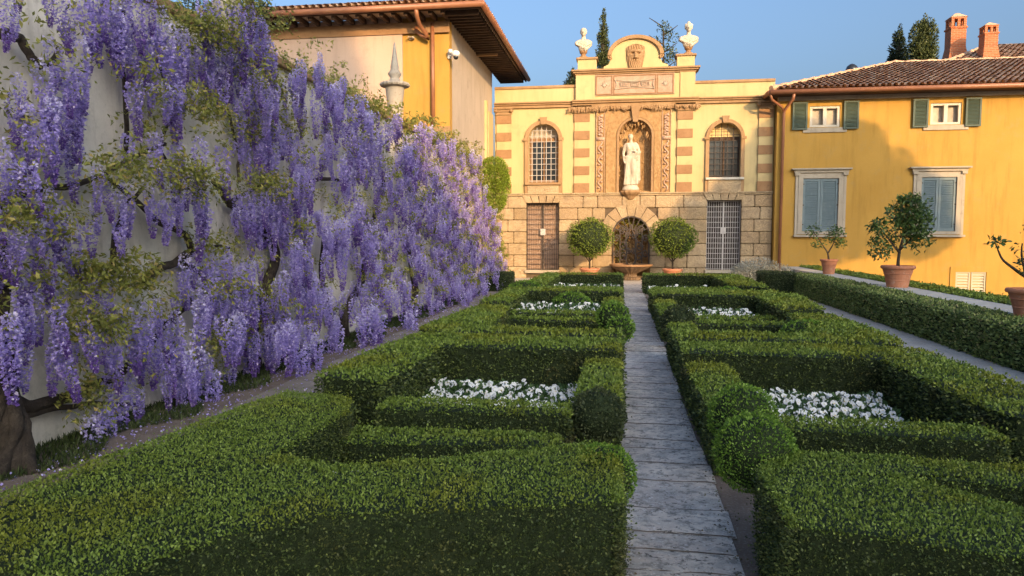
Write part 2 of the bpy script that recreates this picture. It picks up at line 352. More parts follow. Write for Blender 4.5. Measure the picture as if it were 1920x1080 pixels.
def ball(c, r, label, mat='box_ball', size=None, name='box_ball', cat='topiary', group='clipped box balls along the path', root=None, sz=1., base=0., wavy=.025):
    size = size or min(max(.004*c[1], .014), .045)
    own = root is None
    root = root or empty(name, (c[0], c[1], base), label, cat, group)
    k = int(4*PI*r*r*sz*2.4/(size*size)); N_ = unit(rng.normal(0, 1, (k, 3))); rr = r*(1+rng.normal(0, .02, k)-rng.random(k)**2*.08)
    P = N_*rr[:, None]; P += N_*(wob(N_*1.7+np.array(c), wavy*r*2))[:, None]; P[:, 2] *= sz
    off = np.array([0, 0, c[2]-base]) if own else np.array([0, 0, c[2]])
    P += off; P[:, 2] = np.maximum(P[:, 2], .01); V, Fq = leaf_quads(P, N_+np.array([0, 0, .2]), size, size*.62, .7)
    link_mesh('foliage', np_mesh('foliage', V, Fq), M[mat], root)
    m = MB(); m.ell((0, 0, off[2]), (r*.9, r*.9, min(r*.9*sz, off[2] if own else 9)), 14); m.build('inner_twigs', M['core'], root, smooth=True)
    return root
def crown(root, blobs, size, mat, dens=1., name='crown', shell=.55, asp=.5, spread=.9, drop=0, up=0.):
    Ps = []; Ns = []
    for (x, y, z, rx, ry, rz) in blobs:
        k = int(4*(rx*ry+ry*rz+rz*rx)/3*PI*dens*2.6/(size*size)); N_ = unit(rng.normal(0, 1, (k, 3)))
        P = N_*(shell+(1.08-shell)*rng.random(k)**.6)[:, None]*np.array([rx, ry, rz])+np.array([x, y, z])
        w = np.sin(P[:, 0]*7/size*.03+P[:, 2]*5)+np.sin(P[:, 1]*6+P[:, 0]*8)+rng.normal(0, .7, k); keep = w > -1.2+drop
        Ps.append(P[keep]); Ns.append(N_[keep])
    P = np.concatenate(Ps); N_ = np.concatenate(Ns)+np.array([0, 0, up]); V, Fq = leaf_quads(P, N_, size, size*asp, spread)
    return link_mesh(name, np_mesh(name, V, Fq), M[mat], root)

# ------------------------------------------------------------------ ground, path
def ground_mat():
    m = NB('garden_earth', .95, .15); c = m.ramp(m.noise(2.5, 8), [(.3, (.13,.10,.08)), (.7, (.24,.19,.155))])
    g = m.ramp(m.noise(60, 4), [(.55, (0,0,0)), (.65, (.8,.8,.8))]); c = m.mix(g, c, (.28,.25,.21)); m.col(c); m.bump(m.noise(45, 6), .7, .02); return m.m
def gravel_mat():
    m = NB('pale_gravel', .95, .15); v = m.n('TexVoronoi'); v.inputs['Scale'].default_value = 45; m.l(m.co(), v.inputs['Vector'])
    c = m.ramp(m.noise(2.2, 7), [(.3, (.56,.51,.44)), (.7, (.76,.71,.62))]); x = m.n('Mix', data_type='RGBA', blend_type='MULTIPLY'); x.inputs[0].default_value = .6
    m.l(c, x.inputs[6]); m.l(m.ramp(v.outputs['Distance'], [(0, (1,1,1)), (.8, (.45,.42,.4))]), x.inputs[7])
    m.col(x.outputs[2]); m.bump(v.outputs['Distance'], -.6, .015); return m.m
def slab_mat():
    m = NB('path_stone', .85, .3); isl = m.n('NewGeometry').outputs['Random Per Island']
    c = m.ramp(isl, [(0, (.66,.60,.52)), (.5, (.78,.715,.62)), (1, (.72,.66,.575))]); v = m.co((.9, 1, 1))
    for sc, lo, hi, cc, w in ((1.7, .42, .66, (.42,.36,.33), .75), (6, .45, .58, (.40,.385,.36), .85), (13, .51, .60, (.25,.24,.22), .85), (30, .56, .63, (.10,.095,.085), .95), (48, .55, .66, (.86,.84,.80), .7)):
        c = m.mix(m.ramp(m.noise(sc, 8, v, .68), [(lo, (0,0,0)), (hi, (w, w, w))]), c, cc)
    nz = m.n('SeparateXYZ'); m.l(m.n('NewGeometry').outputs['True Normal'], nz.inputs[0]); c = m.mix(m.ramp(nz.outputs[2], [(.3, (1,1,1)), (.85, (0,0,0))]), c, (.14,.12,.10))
    m.col(c); m.bump(m.noise(20, 9, v, .72), .9, .02); return m.m
M['ground'] = ground_mat(); M['gravel'] = gravel_mat(); M['walk'] = mottled('trodden_earth', (.20,.17,.14), (.34,.30,.26), 2.5, (.13,.11,.09), 40, .7, .02); M['slab'] = slab_mat()
g = MB(); prof = [(-400, 0), (6.75, 0), (6.8, -1.3), (400, -1.3)]
for (xa, za), (xb, zb) in zip(prof, prof[1:]): g.add([(xa,-400,za),(xb,-400,zb),(xb,400,zb),(xa,400,za)], [(0,1,2,3)])
tag(g.build('ground', M['ground']), kind='structure')
g = MB(); g.add([(3.2,-3,.005),(4.9,-3,.005),(4.9,26,.005),(3.2,26,.005)], [(0,1,2,3)])
tag(g.build('gravel_path', M['gravel']), kind='structure')
g = MB(); g.add([(-3.8,5.2,.005),(-2.6,5.2,.005),(-2.6,26,.005),(-3.95,26,.005)], [(0,1,2,3)])
tag(g.build('gravel_walk', M['walk']), kind='structure')
g = MB(); g.add([(-5.2,22,.01),(6.2,22,.01),(6.2,28,.01),(-5.2,28,.01)], [(0,1,2,3)])
tag(g.build('forecourt', M['gravel']), kind='structure')
g = MB(); y = -1.0; r_ = random.Random(3)
while y < 25:
    d = r_.choice((.25,.33,.4,.52))+r_.uniform(-.04, .04); a = r_.uniform(-.012, .012); b = r_.uniform(-.012, .012)
    x0, x1 = .015+r_.uniform(-.01, .01), .635+r_.uniform(-.035, .02)
    z = .016+r_.uniform(-.003, .003)
    bm = bmesh.new(); bmesh.ops.create_cube(bm, size=1)
    for v in bm.verts:
        v.co = Vector((x0 if v.co.x < 0 else x1, (y+a*(1 if v.co.x > 0 else -1)) if v.co.y < 0 else (y+d-.012+b*(1 if v.co.x > 0 else -1)), -.03 if v.co.z < 0 else z))
    bmesh.ops.subdivide_edges(bm, edges=[e for e in bm.edges if abs(e.verts[0].co.x-e.verts[1].co.x) > .3], cuts=8)
    for v in bm.verts:
        n_ = noise.noise(Vector((v.co.x*9, v.co.y*9, 3))); v.co.y += n_*.014; v.co.z += n_*.003; v.co.x += (noise.noise(Vector((v.co.x*3, v.co.y*14, 9)))*.02 if abs(v.co.x-.3) > .27 else 0)
    bmesh.ops.bevel(bm, geom=[e for e in bm.edges if min(q.co.z for q in e.verts) > 0 and len(e.link_faces) == 2 and e.calc_face_angle(0) > 1], offset=.007, segments=2, affect='EDGES')
    bm.verts.index_update(); g.add([v.co[:] for v in bm.verts], [[v.index for v in f.verts] for f in bm.faces]); bm.free()
    y += d
g.box(.0, .62, -1, 25, -.02, .009)
tag(g.build('path', M['slab']), kind='structure')

# ------------------------------------------------------------------ parterre hedges
H = .55
hedge([(-2.75,2.7),(-2.6,4.0),(-2.45,4.95),(-1.9,4.85),(-1.79,4.5),(-1.8,3.5),(-1.45,3.38),(-.84,3.64),(-.47,3.81),(-.2,3.97),(.0,3.92),(.02,3.11),(-.92,2.87),(-1.3,2.72),(-1.6,2.4),(-1.72,2.1),(-2.3,2.15)], H,
      'large clipped box hedge filling the bottom left corner of the picture', rad=.03)
hedge([(-1.84,4.42),(-.42,4.55),(-.40,4.83),(-1.86,4.8)], .35, 'low narrow box hedge inside the nearest bed left of the stone path')
hedge([(-1.86,5.2),(-.36,5.22),(-.36,5.56),(-1.86,5.56)], .39, 'low box hedge in front of the large left bed of white pansies')
hedge([(-2.52,5.6),(-1.88,5.42),(-1.86,7.26),(.0,7.28),(.0,8.0),(-2.1,8.18),(-2.4,8.05)], H,
      'tall angled box hedge wrapping the large left bed of white pansies')
hedge([(-.35,5.5),(0,5.5),(0,7.2),(-.35,7.2)], .46, 'low box hedge beside the path, on the right of the large left pansy bed')
hedge([(-2.5,8.62),(-2.1,8.3),(0,8.27),(0,8.7),(-1.72,8.9),(-1.7,10.0),(-1.8,11.4),(-2.32,11.6)], H, 'tall box hedge of the middle left bed, nearer of its two halves')
hedge([(-1.95,11.25),(-.4,11.2),(-.4,11.6),(-1.95,11.65)], .36, 'low box hedge crossing the middle left bed near its front')
hedge([(-1.95,12.2),(-.45,12.2),(-.45,12.6),(-1.95,12.6)], .36, 'low box hedge just in front of the middle left pansies')
hedge([(-2.45,12.25),(-1.95,12.2),(-1.93,14.65),(0,14.65),(0,15.3),(-2.4,15.3)], H, 'tall box hedge wrapping behind the middle left pansies')
hedge([(-.35,12.3),(0,12.3),(0,14.6),(-.35,14.6)], .42, 'low box hedge along the path beside the middle left pansies')
hedge([(-2.4,15.9),(0,15.9),(0,16.5),(-2.4,16.5)], .5, 'tall box hedge across the front of the farthest left bed')
hedge([(-1.9,17.8),(-.1,17.8),(-.1,18.2),(-1.9,18.2)], .36, 'low box hedge in front of the farthest left pansies')
hedge([(-2.3,16.7),(-1.8,16.7),(-1.8,20.9),(0,20.9),(0,21.6),(-2.3,21.6)], .55, 'tall box hedge wrapping the farthest left pansies by the fountain')
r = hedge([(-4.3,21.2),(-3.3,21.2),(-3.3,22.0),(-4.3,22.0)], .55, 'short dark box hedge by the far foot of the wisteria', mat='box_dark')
# right side
hedge([(.67,2.95),(.67,3.68),(.91,3.95),(1.47,3.97),(2.1,3.9),(2.5,3.85),(2.45,3.5),(1.86,3.58),(1.34,3.68),(1.69,3.27),(2.5,2.9),(3.0,2.2),(1.45,2.76),(1.01,2.88)], H,
      'large clipped box hedge filling the bottom right corner of the picture', rad=.03)
hedge([(1.02,4.95),(2.42,4.85),(2.42,5.2),(1.02,5.27)], .42, 'low box hedge in front of the large right bed of white pansies')
hedge([(.62,7.25),(2.42,7.18),(2.42,5.3),(2.5,5.0),(3.1,4.85),(3.06,6.2),(3.0,7.7),(2.6,7.9),(.62,7.9)], H, 'tall angled box hedge wrapping the large right bed of white pansies')
hedge([(.64,5.1),(1.0,5.1),(1.02,7.15),(.62,7.15)], .45, 'low box hedge beside the path, on the left of the large right pansy bed')
hedge([(.62,8.2),(2.98,8.12),(3.05,9.3),(3.0,10.9),(2.4,10.95),(2.3,9.4),(2.1,8.8),(.64,8.75)], H, 'tall box hedge of the middle right bed, nearer of its two halves')
hedge([(.62,8.85),(.95,8.85),(.95,9.9),(.62,9.9)], .5, 'short box hedge block by the path in the middle right bed')
hedge([(1.05,11.1),(2.6,11.1),(2.6,11.5),(1.05,11.5)], .36, 'low box hedge crossing the middle right bed near its front')
hedge([(1.05,12.0),(2.5,12.0),(2.5,12.4),(1.05,12.4)], .34, 'low box hedge just in front of the middle right pansies')
hedge([(.6,14.3),(2.5,14.1),(2.5,11.7),(3.12,11.8),(3.35,14.5),(2.75,14.9),(.6,14.95)], H, 'tall box hedge wrapping behind the middle right pansies')
hedge([(.62,11.6),(.97,11.6),(.97,14.2),(.62,14.2)], .44, 'low box hedge along the path beside the middle right pansies')
hedge([(.6,15.6),(3.2,15.3),(3.25,15.9),(.6,16.3)], .5, 'tall box hedge across the front of the farthest right bed')
hedge([(.7,17.6),(2.6,17.5),(2.6,18.0),(.7,18.0)], .4, 'low box hedge in front of the farthest right pansies')
hedge([(.6,20.9),(2.5,20.9),(2.5,17.0),(3.2,16.6),(3.3,20.9),(3.2,21.6),(.6,21.6)], .55, 'tall box hedge wrapping the farthest right pansies by the fountain')
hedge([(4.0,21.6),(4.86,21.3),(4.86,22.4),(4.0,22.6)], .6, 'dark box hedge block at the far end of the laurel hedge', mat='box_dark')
hedge([(4.85,2.0),(5.5,2.0),(5.5,21.6),(4.85,21.6)], .57, 'long leafy laurel hedge under the wall with the potted lemon trees', size=.05, mat='ivy_hedge', dens=1.25, group='long hedges on the right', name='laurel_hedge', wav=.035, rad=.05)
hedge([(6.1,3.0),(6.7,3.0),(6.7,26.5),(6.1,26.5)], .60, 'low clipped hedge behind the potted lemon trees', size=.055, mat='box', dens=1.1, group='long hedges on the right', name='low_hedge')
# topiary balls
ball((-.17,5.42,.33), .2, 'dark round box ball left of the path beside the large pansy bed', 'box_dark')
ball((-.09,3.78,.42), .17, 'light green bulging box ball at the path end of the nearest left hedge', 'box_ball')
ball((-.14,11.3,.4), .25, 'round yellow-green box ball left of the path, farther of its pair')
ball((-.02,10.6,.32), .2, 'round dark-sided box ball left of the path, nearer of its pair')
ball((.76,4.66,.55), .205, 'bright green box ball right of the path, farther of the near pair')
ball((.72,3.98,.52), .215, 'bright green box ball right of the path, nearer and larger of the pair')
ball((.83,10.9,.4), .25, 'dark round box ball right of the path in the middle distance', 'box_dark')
ball((2.35,9.7,.42), .3, 'rounded box mound at the inner corner of the middle right hedge', sz=.6)
ball((-2.2,16.3,.4), .42, 'low domed box bush at the far left of the parterre', sz=.6)
ball((-1.0,14.4,.25), .42, 'low domed golden box bush behind the middle left pansies', sz=.7)
ball((2.3,16.2,.38), .3, 'small rounded box bush in the farthest right hedge corner', sz=.6)

# ------------------------------------------------------------------ pansies
def pansy_proto(far=False):
    V = []; Fq = []; k = 0
    root = None
    P = rng.normal(0, 1, (60, 3))*np.array([.06, .06, .025])+np.array([0, 0, .06]); N_ = unit(rng.normal(0, 1, (60, 3))+np.array([0, 0, 1.2]))
    v, f = leaf_quads(P, N_, .055, .03, .5); return np_mesh('leaves', v, f)
def bloom_mesh():
    mb = MB()
    for k, (a, r, z) in enumerate([(50, .017, 0), (130, .017, .001), (0, .017, .003), (180, .017, .003), (270, .021, .005)]):
        a = math.radians(a); cx, cy = .016*math.cos(a), .016*math.sin(a)
        vs = [(cx+r*math.cos(t*PI/4)*1.1, cy+r*math.sin(t*PI/4)*1.1, z+.004*math.sin(t*2.1+k)+.003) for t in range(8)]+[(0, 0, z-.002)]
        n = 8; mb.add(vs[:8], [tuple(range(8))])
    mb.mi = 1; mb.add([(.005*math.cos(t*PI/3), .005*math.sin(t*PI/3)-.002, .011) for t in range(6)], [tuple(range(6))])
    me = bpy.data.meshes.new('blossom'); me.from_pydata(mb.v, [], mb.f); me.polygons.foreach_set('material_index', mb.m)
    me.materials.append(M['petal']); me.materials.append(M['pansy_eye']); return me
BLOOM = bloom_mesh(); PLEAF = [pansy_proto() for _ in range(3)]
for m_ in PLEAF: m_.materials.append(M['pansy_leaf'])
def bed(x0, x1, y0, y1, step, label, group, z=.12, sc=1.0, nb=4, skip=None):
    y = y0
    while y < y1:
        x = x0
        while x < x1:
            px, py = x+random.uniform(-.3, .3)*step, y+random.uniform(-.3, .3)*step
            x += step
            if skip and skip(px, py): continue
            r = bpy.data.objects.new('white_pansy', random.choice(PLEAF)); C.objects.link(r)
            r.location = (px, py, z+random.uniform(-.02, .03)); r.rotation_euler.z = random.uniform(0, 6); r.scale = (sc,)*3
            tag(r, label, 'flower', group)
            for k in range(nb):
                b = bpy.data.objects.new('blossom', BLOOM); C.objects.link(b); b.parent = r
                a = random.uniform(0, 2*PI); q = .085*random.random()**.5
                b.location = (q*math.cos(a), q*math.sin(a), .06+random.uniform(0, .06))
                b.rotation_euler = (random.uniform(.5, 1.35), random.uniform(-.4, .4), random.uniform(-.9, .9)-r.rotation_euler.z)
                s = random.uniform(.65, 1.0); b.scale = (s, s, s)
        y += step
bed(-1.74, -.42, 5.95, 7.08, .145, 'white pansy in the large bed left of the path', 'pansies in the large left bed', nb=7, z=.10)
bed(1.12, 2.34, 5.6, 7.05, .150, 'white pansy in the large bed right of the path', 'pansies in the large right bed', nb=7, z=.10, skip=lambda x, y: x > 2.3-(7.1-y)*.1)
bed(-1.8, -.5, 12.8, 14.2, .21, 'white pansy in the middle bed left of the path', 'pansies in the middle left bed', z=.2, sc=1.3, nb=4)
bed(1.1, 2.35, 12.6, 13.8, .21, 'white pansy in the middle bed right of the path', 'pansies in the middle right bed', z=.17, sc=1.3, nb=4)
bed(-1.7, -.2, 18.5, 19.6, .24, 'white pansy in the farthest bed left of the path', 'pansies in the farthest left bed', z=.2, sc=1.4, nb=3)
bed(.8, 2.3, 18.4, 19.2, .3, 'white pansy in the farthest bed right of the path', 'pansies in the farthest right bed', z=.2, sc=1.4, nb=3)
bed(-1.74, -1.5, 3.95, 4.3, .12, 'small white pansy in the dark gap of the nearest left bed', 'pansies in the nearest left bed', z=.1, nb=3)

# ------------------------------------------------------------------ villa facade at the end (Y = 28)
YF = 28.0
def FX(zx, zy=500): return atY(900+zx/3.272, 40+zy/3.272, YF)[0]
def FZ(zy, zx=900): return atY(900+zx/3.272, 40+zy/3.272, YF)[1]
XL, XR, CXF = -4.98, 5.45, .36
Zs, Zc, Zp, Za = 3.25, 6.66, 7.40, 7.90
fac = empty('garden_facade', (0, YF, 0), 'pale yellow baroque garden facade with rusticated stone ground floor at the end of the path', 'building')
def F_(o): o.location.y -= YF; return o               # parts are built in world coordinates, parented to the empty
def fpanel(name, outer, holes, y0, y1, mat, bev=0): return F_(panel(name, outer, holes, y0, y1, mat, fac, bev))
def rect(x0, x1, z0, z1): return [(x0, z0), (x1, z0), (x1, z1), (x0, z1)]
wl, wr = -2.97, 3.66       # window centres
WIN = {}
# left window: surround 265-515, opening 300-485 ; right: 1380-1640, opening 1410-1605
def window(side):
    if side < 0: cx = FX(391); w = (FX(485)-FX(300))/2; W2 = (FX(515)-FX(265))/2; z0 = FZ(985); zs = FZ(735, 390)+.06
    else: cx = FX(1508); w = (FX(1605)-FX(1410))/2; W2 = (FX(1640)-FX(1380))/2; z0 = FZ(958, 1500); zs = FZ(725, 1500)+.05
    return cx, w, W2, z0, zs
wins = [window(-1), window(1)]
niche = (FX(955), (FX(1055)-FX(855))/2, FZ(1045), FZ(705))
holes = [arch_pts(cx, zs, w, z0) for (cx, w, W2, z0, zs) in wins]+[arch_pts(niche[0], niche[3], niche[1], niche[2]+.02)]
fpanel('wall', rect(XL, XR, Zs, Zp-.1), holes, YF, YF+.5, M['cream'])
fpanel('backing_wall', rect(XL, XR, 0, Zp-.15), [], YF+.9, YF+1.2, M['side_plaster'])
for i, (cx, w, W2, z0, zs) in enumerate(wins):
    W2_ = W2*.93
    s = fpanel('window_surround', arch_pts(cx, zs, W2_, Zs+.01), [arch_pts(cx, zs, w, z0)], YF-.09, YF-.003, M['trim'], .012)
    kb = MB(); kb.hexa([(cx-.09,YF-.15,zs+w-.02),(cx+.09,YF-.15,zs+w-.02),(cx+.09,YF-.09,zs+w-.02),(cx-.09,YF-.09,zs+w-.02),(cx-.14,YF-.15,zs+W2_+.1),(cx+.14,YF-.15,zs+W2_+.1),(cx+.14,YF-.09,zs+W2_+.1),(cx-.14,YF-.09,zs+W2_+.1)])
    for sx in (-1, 1): kb.box(cx+sx*(W2_-.14), cx+sx*(W2_+.05), YF-.13, YF-.092, zs-.05, zs+.05)
    F_(kb.build('keystone', M['trim'], fac))
    win = MB(); win.add([(cx-w-.05,YF+.34,z0-.05),(cx+w+.05,YF+.34,z0-.05),(cx+w+.05,YF+.34,zs+.02),(cx-w-.05,YF+.34,zs+.02)], [(0,1,2,3)])
    wn = F_(win.build('window', M['dark_glass'], fac))
    fan = panel('fanlight', arch_pts(cx, zs, w+.04, zs+.02), [], YF+.33, YF+.36, M['sky_reflection'] if i else M['curtain'], wn)
    fr = MB(); t = .05
    for sx in (-1, 1): fr.box(cx+sx*w, cx+sx*(w-(.13 if i == 0 else .05)), YF+.27, YF+.32, z0, zs)
    fr.box(cx-w, cx+w, YF+.262, YF+.325, zs-.05, zs+.08); fr.box(cx-.03, cx+.03, YF+.27, YF+.32, z0, zs-.05)
    fr.box(cx-w, cx+w, YF+.265, YF+.322, z0, z0+.12 if i == 0 else z0+.06)
    fr.build('frame', M['brown_stone'] if i == 0 else M['wood'], wn)
    gr = MB(); n = 6 if i == 0 else 6; x0, x1 = (cx-w+.12, cx+w-.12) if i == 0 else (cx-w+.02, cx+w-.02)
    for k in range(n):
        x = x0+(x1-x0)*k/(n-1); zt = zs+math.sqrt(max(0, w*w-(x-cx)**2))-.02; gr.tube([(x,YF+.14,z0),(x,YF+.14,zt)], .014, 6)
    z = z0+.08
    while z < zs+w-.1:
        hw = w-.02 if z < zs else math.sqrt(max(0, w*w-(z-zs)**2)); gr.tube([(cx-hw,YF+.125,z),(cx+hw,YF+.125,z)], .012, 6); z += .215
    gr.build('grille', M['pale_iron'] if i == 0 else M['iron'], wn)
    sl = MB(); sl.box(cx-w-.12, cx+w+.12, YF-.2, YF+.05, z0-.09, z0-.002, .01); sl.build('sill', M['grey_stone'] if i else M['trim'], wn)
    ap = MB(); ap.box(cx-w-.02, cx+w+.02, YF-.12, YF-.095, Zs+.05, z0-.1, .004); F_(ap.build('apron', M['rust'], fac))
# pilasters with alternate brown blocks
pil = [(FX(100), FX(195)), (FX(578), FX(675)), (FX(1210), FX(1308)), (FX(1710), FX(1805)-.02)]
for i, (x0, x1) in enumerate(pil):
    mb = MB(); mb.box(x0+.02, x1-.02, YF-.06, YF-.002, Zs+.003, Zc-.02); p = F_(mb.build('pilaster', M['cream'], fac))
    k = 0
    for (za, zb) in [(1085, 990), (940, 885), (830, 775), (722, 667), (612, 560)]:
        z_a = FZ(za, 950) if k else Zs+.004; MB().box(x0, x1, YF-.085, YF-.061, max(z_a, Zs+.004), FZ(zb, 950), .008).build('stone_block', M['brown_stone'], p); k += 1
    cp = MB()
    for q in range(3): cp.box(x0-.03-.03*q, x1+.03+.03*q, YF-.11-.03*q, YF-.087, Zc-.34+.1*q, Zc-.25+.1*q, .02)
    for sx in (x0, x1): cp.lathe([(.02,-.07),(.07,-.04),(.085,0),(.07,.04),(.02,.07)], (sx, YF-.14, Zc-.2), 10)
    cp.build('capital', M['trim'], p)
# main cornice, string course, parapet
def moulding(name, x0, x1, z, prof, mat, ret=True):
    mb = MB(); 
    for (d, a, b) in prof: mb.box(x0-(d if ret else 0), x1+(d if ret else 0), YF-d, YF+.3, z+a, z+b)
    return F_(mb.build(name, mat, fac))
moulding('cornice', XL, XR, Zc, [(.10,-.10,0),(.16,.002,.06),(.22,.062,.11)], M['trim'], False)
moulding('string_course', XL, XR, Zs, [(.12,-.06,.0),(.17,.002,.05)], M['rust'], False)
ax0, ax1 = FX(592), FX(1313)
moulding('cornice', ax0-.15, ax1+.15, Zc, [(.17,-.13,-.002),(.25,.003,.07),(.30,.072,.12)], M['trim'], False)
mb = MB(); mb.box(XL, ax0-.01, YF-.05, YF+.35, Zp-.1, Zp, .01); mb.box(ax1+.01, XR, YF-.05, YF+.35, Zp-.1, Zp, .01); F_(mb.build('parapet_coping', M['trim'], fac))
# attic block
mb = MB(); mb.box(ax0, ax1, YF-.12, YF+.4, Zc+.122, Za-.18); F_(mb.build('attic', M['cream'], fac))
for sx in (0, 1):
    xa, xb = (ax0-.02, FX(705)) if not sx else (FX(1225), ax1+.02); F_(MB().box(xa, xb, YF-.17, YF-.121, Zc+.124, Za-.182).build('attic_pier', M['cream'], fac))

mb = MB()
for d, a, b in [(.05,-.18,-.12),(.12,-.118,-.06),(.18,-.058,0)]: mb.box(ax0-d, ax1+d, YF-.14-d, YF+.42+d, Za+a, Za+b)
F_(mb.build('attic_cornice', M['trim'], fac))
# inscription panel with two stars and a scrolled cartouche
px0, px1, pz0, pz1 = FX(707), FX(1190), FZ(455, 950), FZ(328, 950)
mb = MB(); mb.box(px0, px1, YF-.165, YF-.122, pz0, pz1); pn = F_(mb.build('relief_panel', M['pink_stone'], fac))
mb = MB(); xa, xb = FX(818), FX(1078)
for (u0, u1) in ((px0+.03, xa-.04), (xb+.04, px1-.03), (xa, xb)):
    for (a, b, c_, d) in ((u0,u1,pz0+.03,pz0+.06),(u0,u1,pz1-.06,pz1-.03),(u0,u0+.03,pz0+.062,pz1-.062),(u1-.03,u1,pz0+.062,pz1-.062)): mb.box(a, b, YF-.195, YF-.167, c_, d)
mb.build('frame_moulding', M['brown_stone'], pn)
mb = MB(); zc = (pz0+pz1)/2
for cx in ((px0+xa)/2, (px1+xb)/2):
    for k in range(8):
        a = k*PI/4; r0 = .17 if k % 2 == 0 else .13; t = Vector((math.cos(a), 0, math.sin(a))); s_v = Vector((-math.sin(a), 0, math.cos(a)))
        c0 = Vector((cx, YF-.168, zc)); mb.add([c0+t*.05-s_v*.035, c0+t*r0, c0+t*.05+s_v*.035, c0+t*.07+Vector((0,-.035,0))], [(0,1,3),(1,2,3),(0,3,2)])
    mb.lathe([(.055,0),(.055,.02),(.02,.03)], (0,0,0), 12); 
    n = 36
    for q in range(len(mb.v)-36, len(mb.v)): v = mb.v[q]; mb.v[q] = (cx+v[0], YF-.168-v[2], zc+v[1])
xm = (xa+xb)/2; hw = (xb-xa)/2-.06
def arcband(z_, dz, sgn, th=.03):
    pts = [(xm+hw*t, YF-.19, z_+dz*(t*t)*sgn) for t in np.linspace(-1, 1, 17)]; mb.tube(pts, th/2, 6)
arcband(zc+.11, .07, 1); arcband(zc-.12, .05, -1)
for sx in (-1, 1): mb.tube([(xm+sx*hw,YF-.19,zc+.18),(xm+sx*(hw-.06),YF-.19,zc+.05),(xm+sx*(hw-.05),YF-.19,zc-.06),(xm+sx*hw,YF-.19,zc-.17)], .018, 6)
for (u0, u1) in ((-.62,-.24),(-.15,.15),(.24,.62)):
    a, b = xm+hw*u0*1.25, xm+hw*u1*1.25; sk = .05 if u0 < -.2 else (-.05 if u0 > .2 else 0)
    mb.tube([(a,YF-.19,zc+.08),(b+sk,YF-.19,zc+.08),(b-abs(sk)*.5,YF-.19,zc-.07),(a+abs(sk),YF-.19,zc-.07),(a,YF-.19,zc+.08)], .013, 5)
    for q in range(4): x = a+(b-a)*(q+.8)/5.2; mb.tube([(x,YF-.18,zc-.04),(x+.02,YF-.19,zc+.01),(x-.01,YF-.18,zc+.05)], .011, 5)
mb.build('ornament', M['sill'], pn)
# curved gable with mask
gx0, gx1 = FX(757), FX(1150); gc = FX(950); R = (FX(1100)-FX(800))/2; zsp = FZ(225, 950); ztop = FZ(100, 950); RR = ztop-zsp
out = [(gx0, Za+.003), (gx1, Za+.003), (gx1, Za+.12), (gc+R+.08, Za+.2), (gc+R, Za+.42)]
zsp = Za+.5; RR = ztop-zsp-.05
out += [(gc+R*math.cos(PI*k/20), zsp+RR*math.sin(PI*k/20)) for k in range(21)]+[(gc-R, Za+.42), (gc-R-.08, Za+.2), (gx0, Za+.12)]
fpanel('gable', out, [], YF-.08, YF+.3, M['cream'])
ring = [(gc+(R+.13)*math.cos(PI*k/24), zsp+(RR+.12)*math.sin(PI*k/24)) for k in range(25)]+[(gc+(R-.02)*math.cos(PI*k/24), zsp+(RR-.02)*math.sin(PI*k/24)) for k in range(24, -1, -1)]
fpanel('gable_moulding', ring, [], YF-.19, YF+.34, M['trim'], .02)
mb = MB()
for sx in (-1, 1):
    for q in range(14):
        pass
    pts = [(gc+sx*(R+.07+.10*(1-t/14)*math.cos(t*.62+1.2)), YF-.12, zsp-.05+.10*(1-t/14)*math.sin(-t*.62+1.2)) for t in range(13)]
    mb.tube(pts, [.045*(1-t/20) for t in range(13)], 8)
F_(mb.build('volute', M['trim'], fac, smooth=True))
# pedestals for the busts
for (a, b, zt) in ((600, 713, 248), (1203, 1310, 228)):
    x0, x1 = FX(a), FX(b); mb = MB(); mb.box(x0, x1, YF-.2, YF+.3, Za+.002, Za+.38); p = F_(mb.build('pedestal', M['cream'], fac))
    mb = MB(); mb.box(x0-.06, x1+.06, YF-.26, YF+.36, Za+.382, Za+.46, .015); mb.build('pedestal_cap', M['trim'], p)
PEDX = [(FX(632)), (FX(1273))]; PEDZ = Za+.46
# bearded mask: carved relief
def mask():
    nx, nz = 36, 46; w, h = .34, .86; V = []; 
    def g_(x, z, cx, cz, sx, sz, a): return a*math.exp(-((x-cx)/sx)**2-((z-cz)/sz)**2)
    for j in range(nz):
        v = j/(nz-1); wd = 1.0 if v > .55 else .72+.28*v/.55
        if v > .85: wd *= math.sqrt(max(.03, 1-((v-.85)/.16)**2))
        for i in range(nx):
            u = -1+2*i/(nx-1); x = u; z = v*2-1
            d = .17*math.sqrt(max(0, 1-u**2*.95))
            d += g_(x,z,0,.02,.16,.26,.09)+g_(x,z,0,.38,.6,.08,.05)+g_(x,z,-.4,.1,.2,.2,.03)+g_(x,z,.4,.1,.2,.2,.03)
            d += g_(x,z,-.35,.22,.17,.07,-.12)+g_(x,z,.35,.22,.17,.07,-.12)+g_(x,z,0,-.28,.25,.05,-.09)+g_(x,z,0,-.18,.35,.06,.05)+g_(x,z,0,-.38,.2,.06,.04)
            if v < .4 or v > .78 or abs(u) > .78: d += .02*math.sin(u*22+math.sin(z*7)*2)
            V.append((u*w*wd, -d, v*h))
    Fq = [(j*nx+i, j*nx+i+1, (j+1)*nx+i+1, (j+1)*nx+i) for j in range(nz-1) for i in range(nx-1)]
    m = MB(); m.add(V, Fq); o = m.build('mask', M['trim'], fac, smooth=True); o.location = (gc, -.08, Za+.02)
mask()
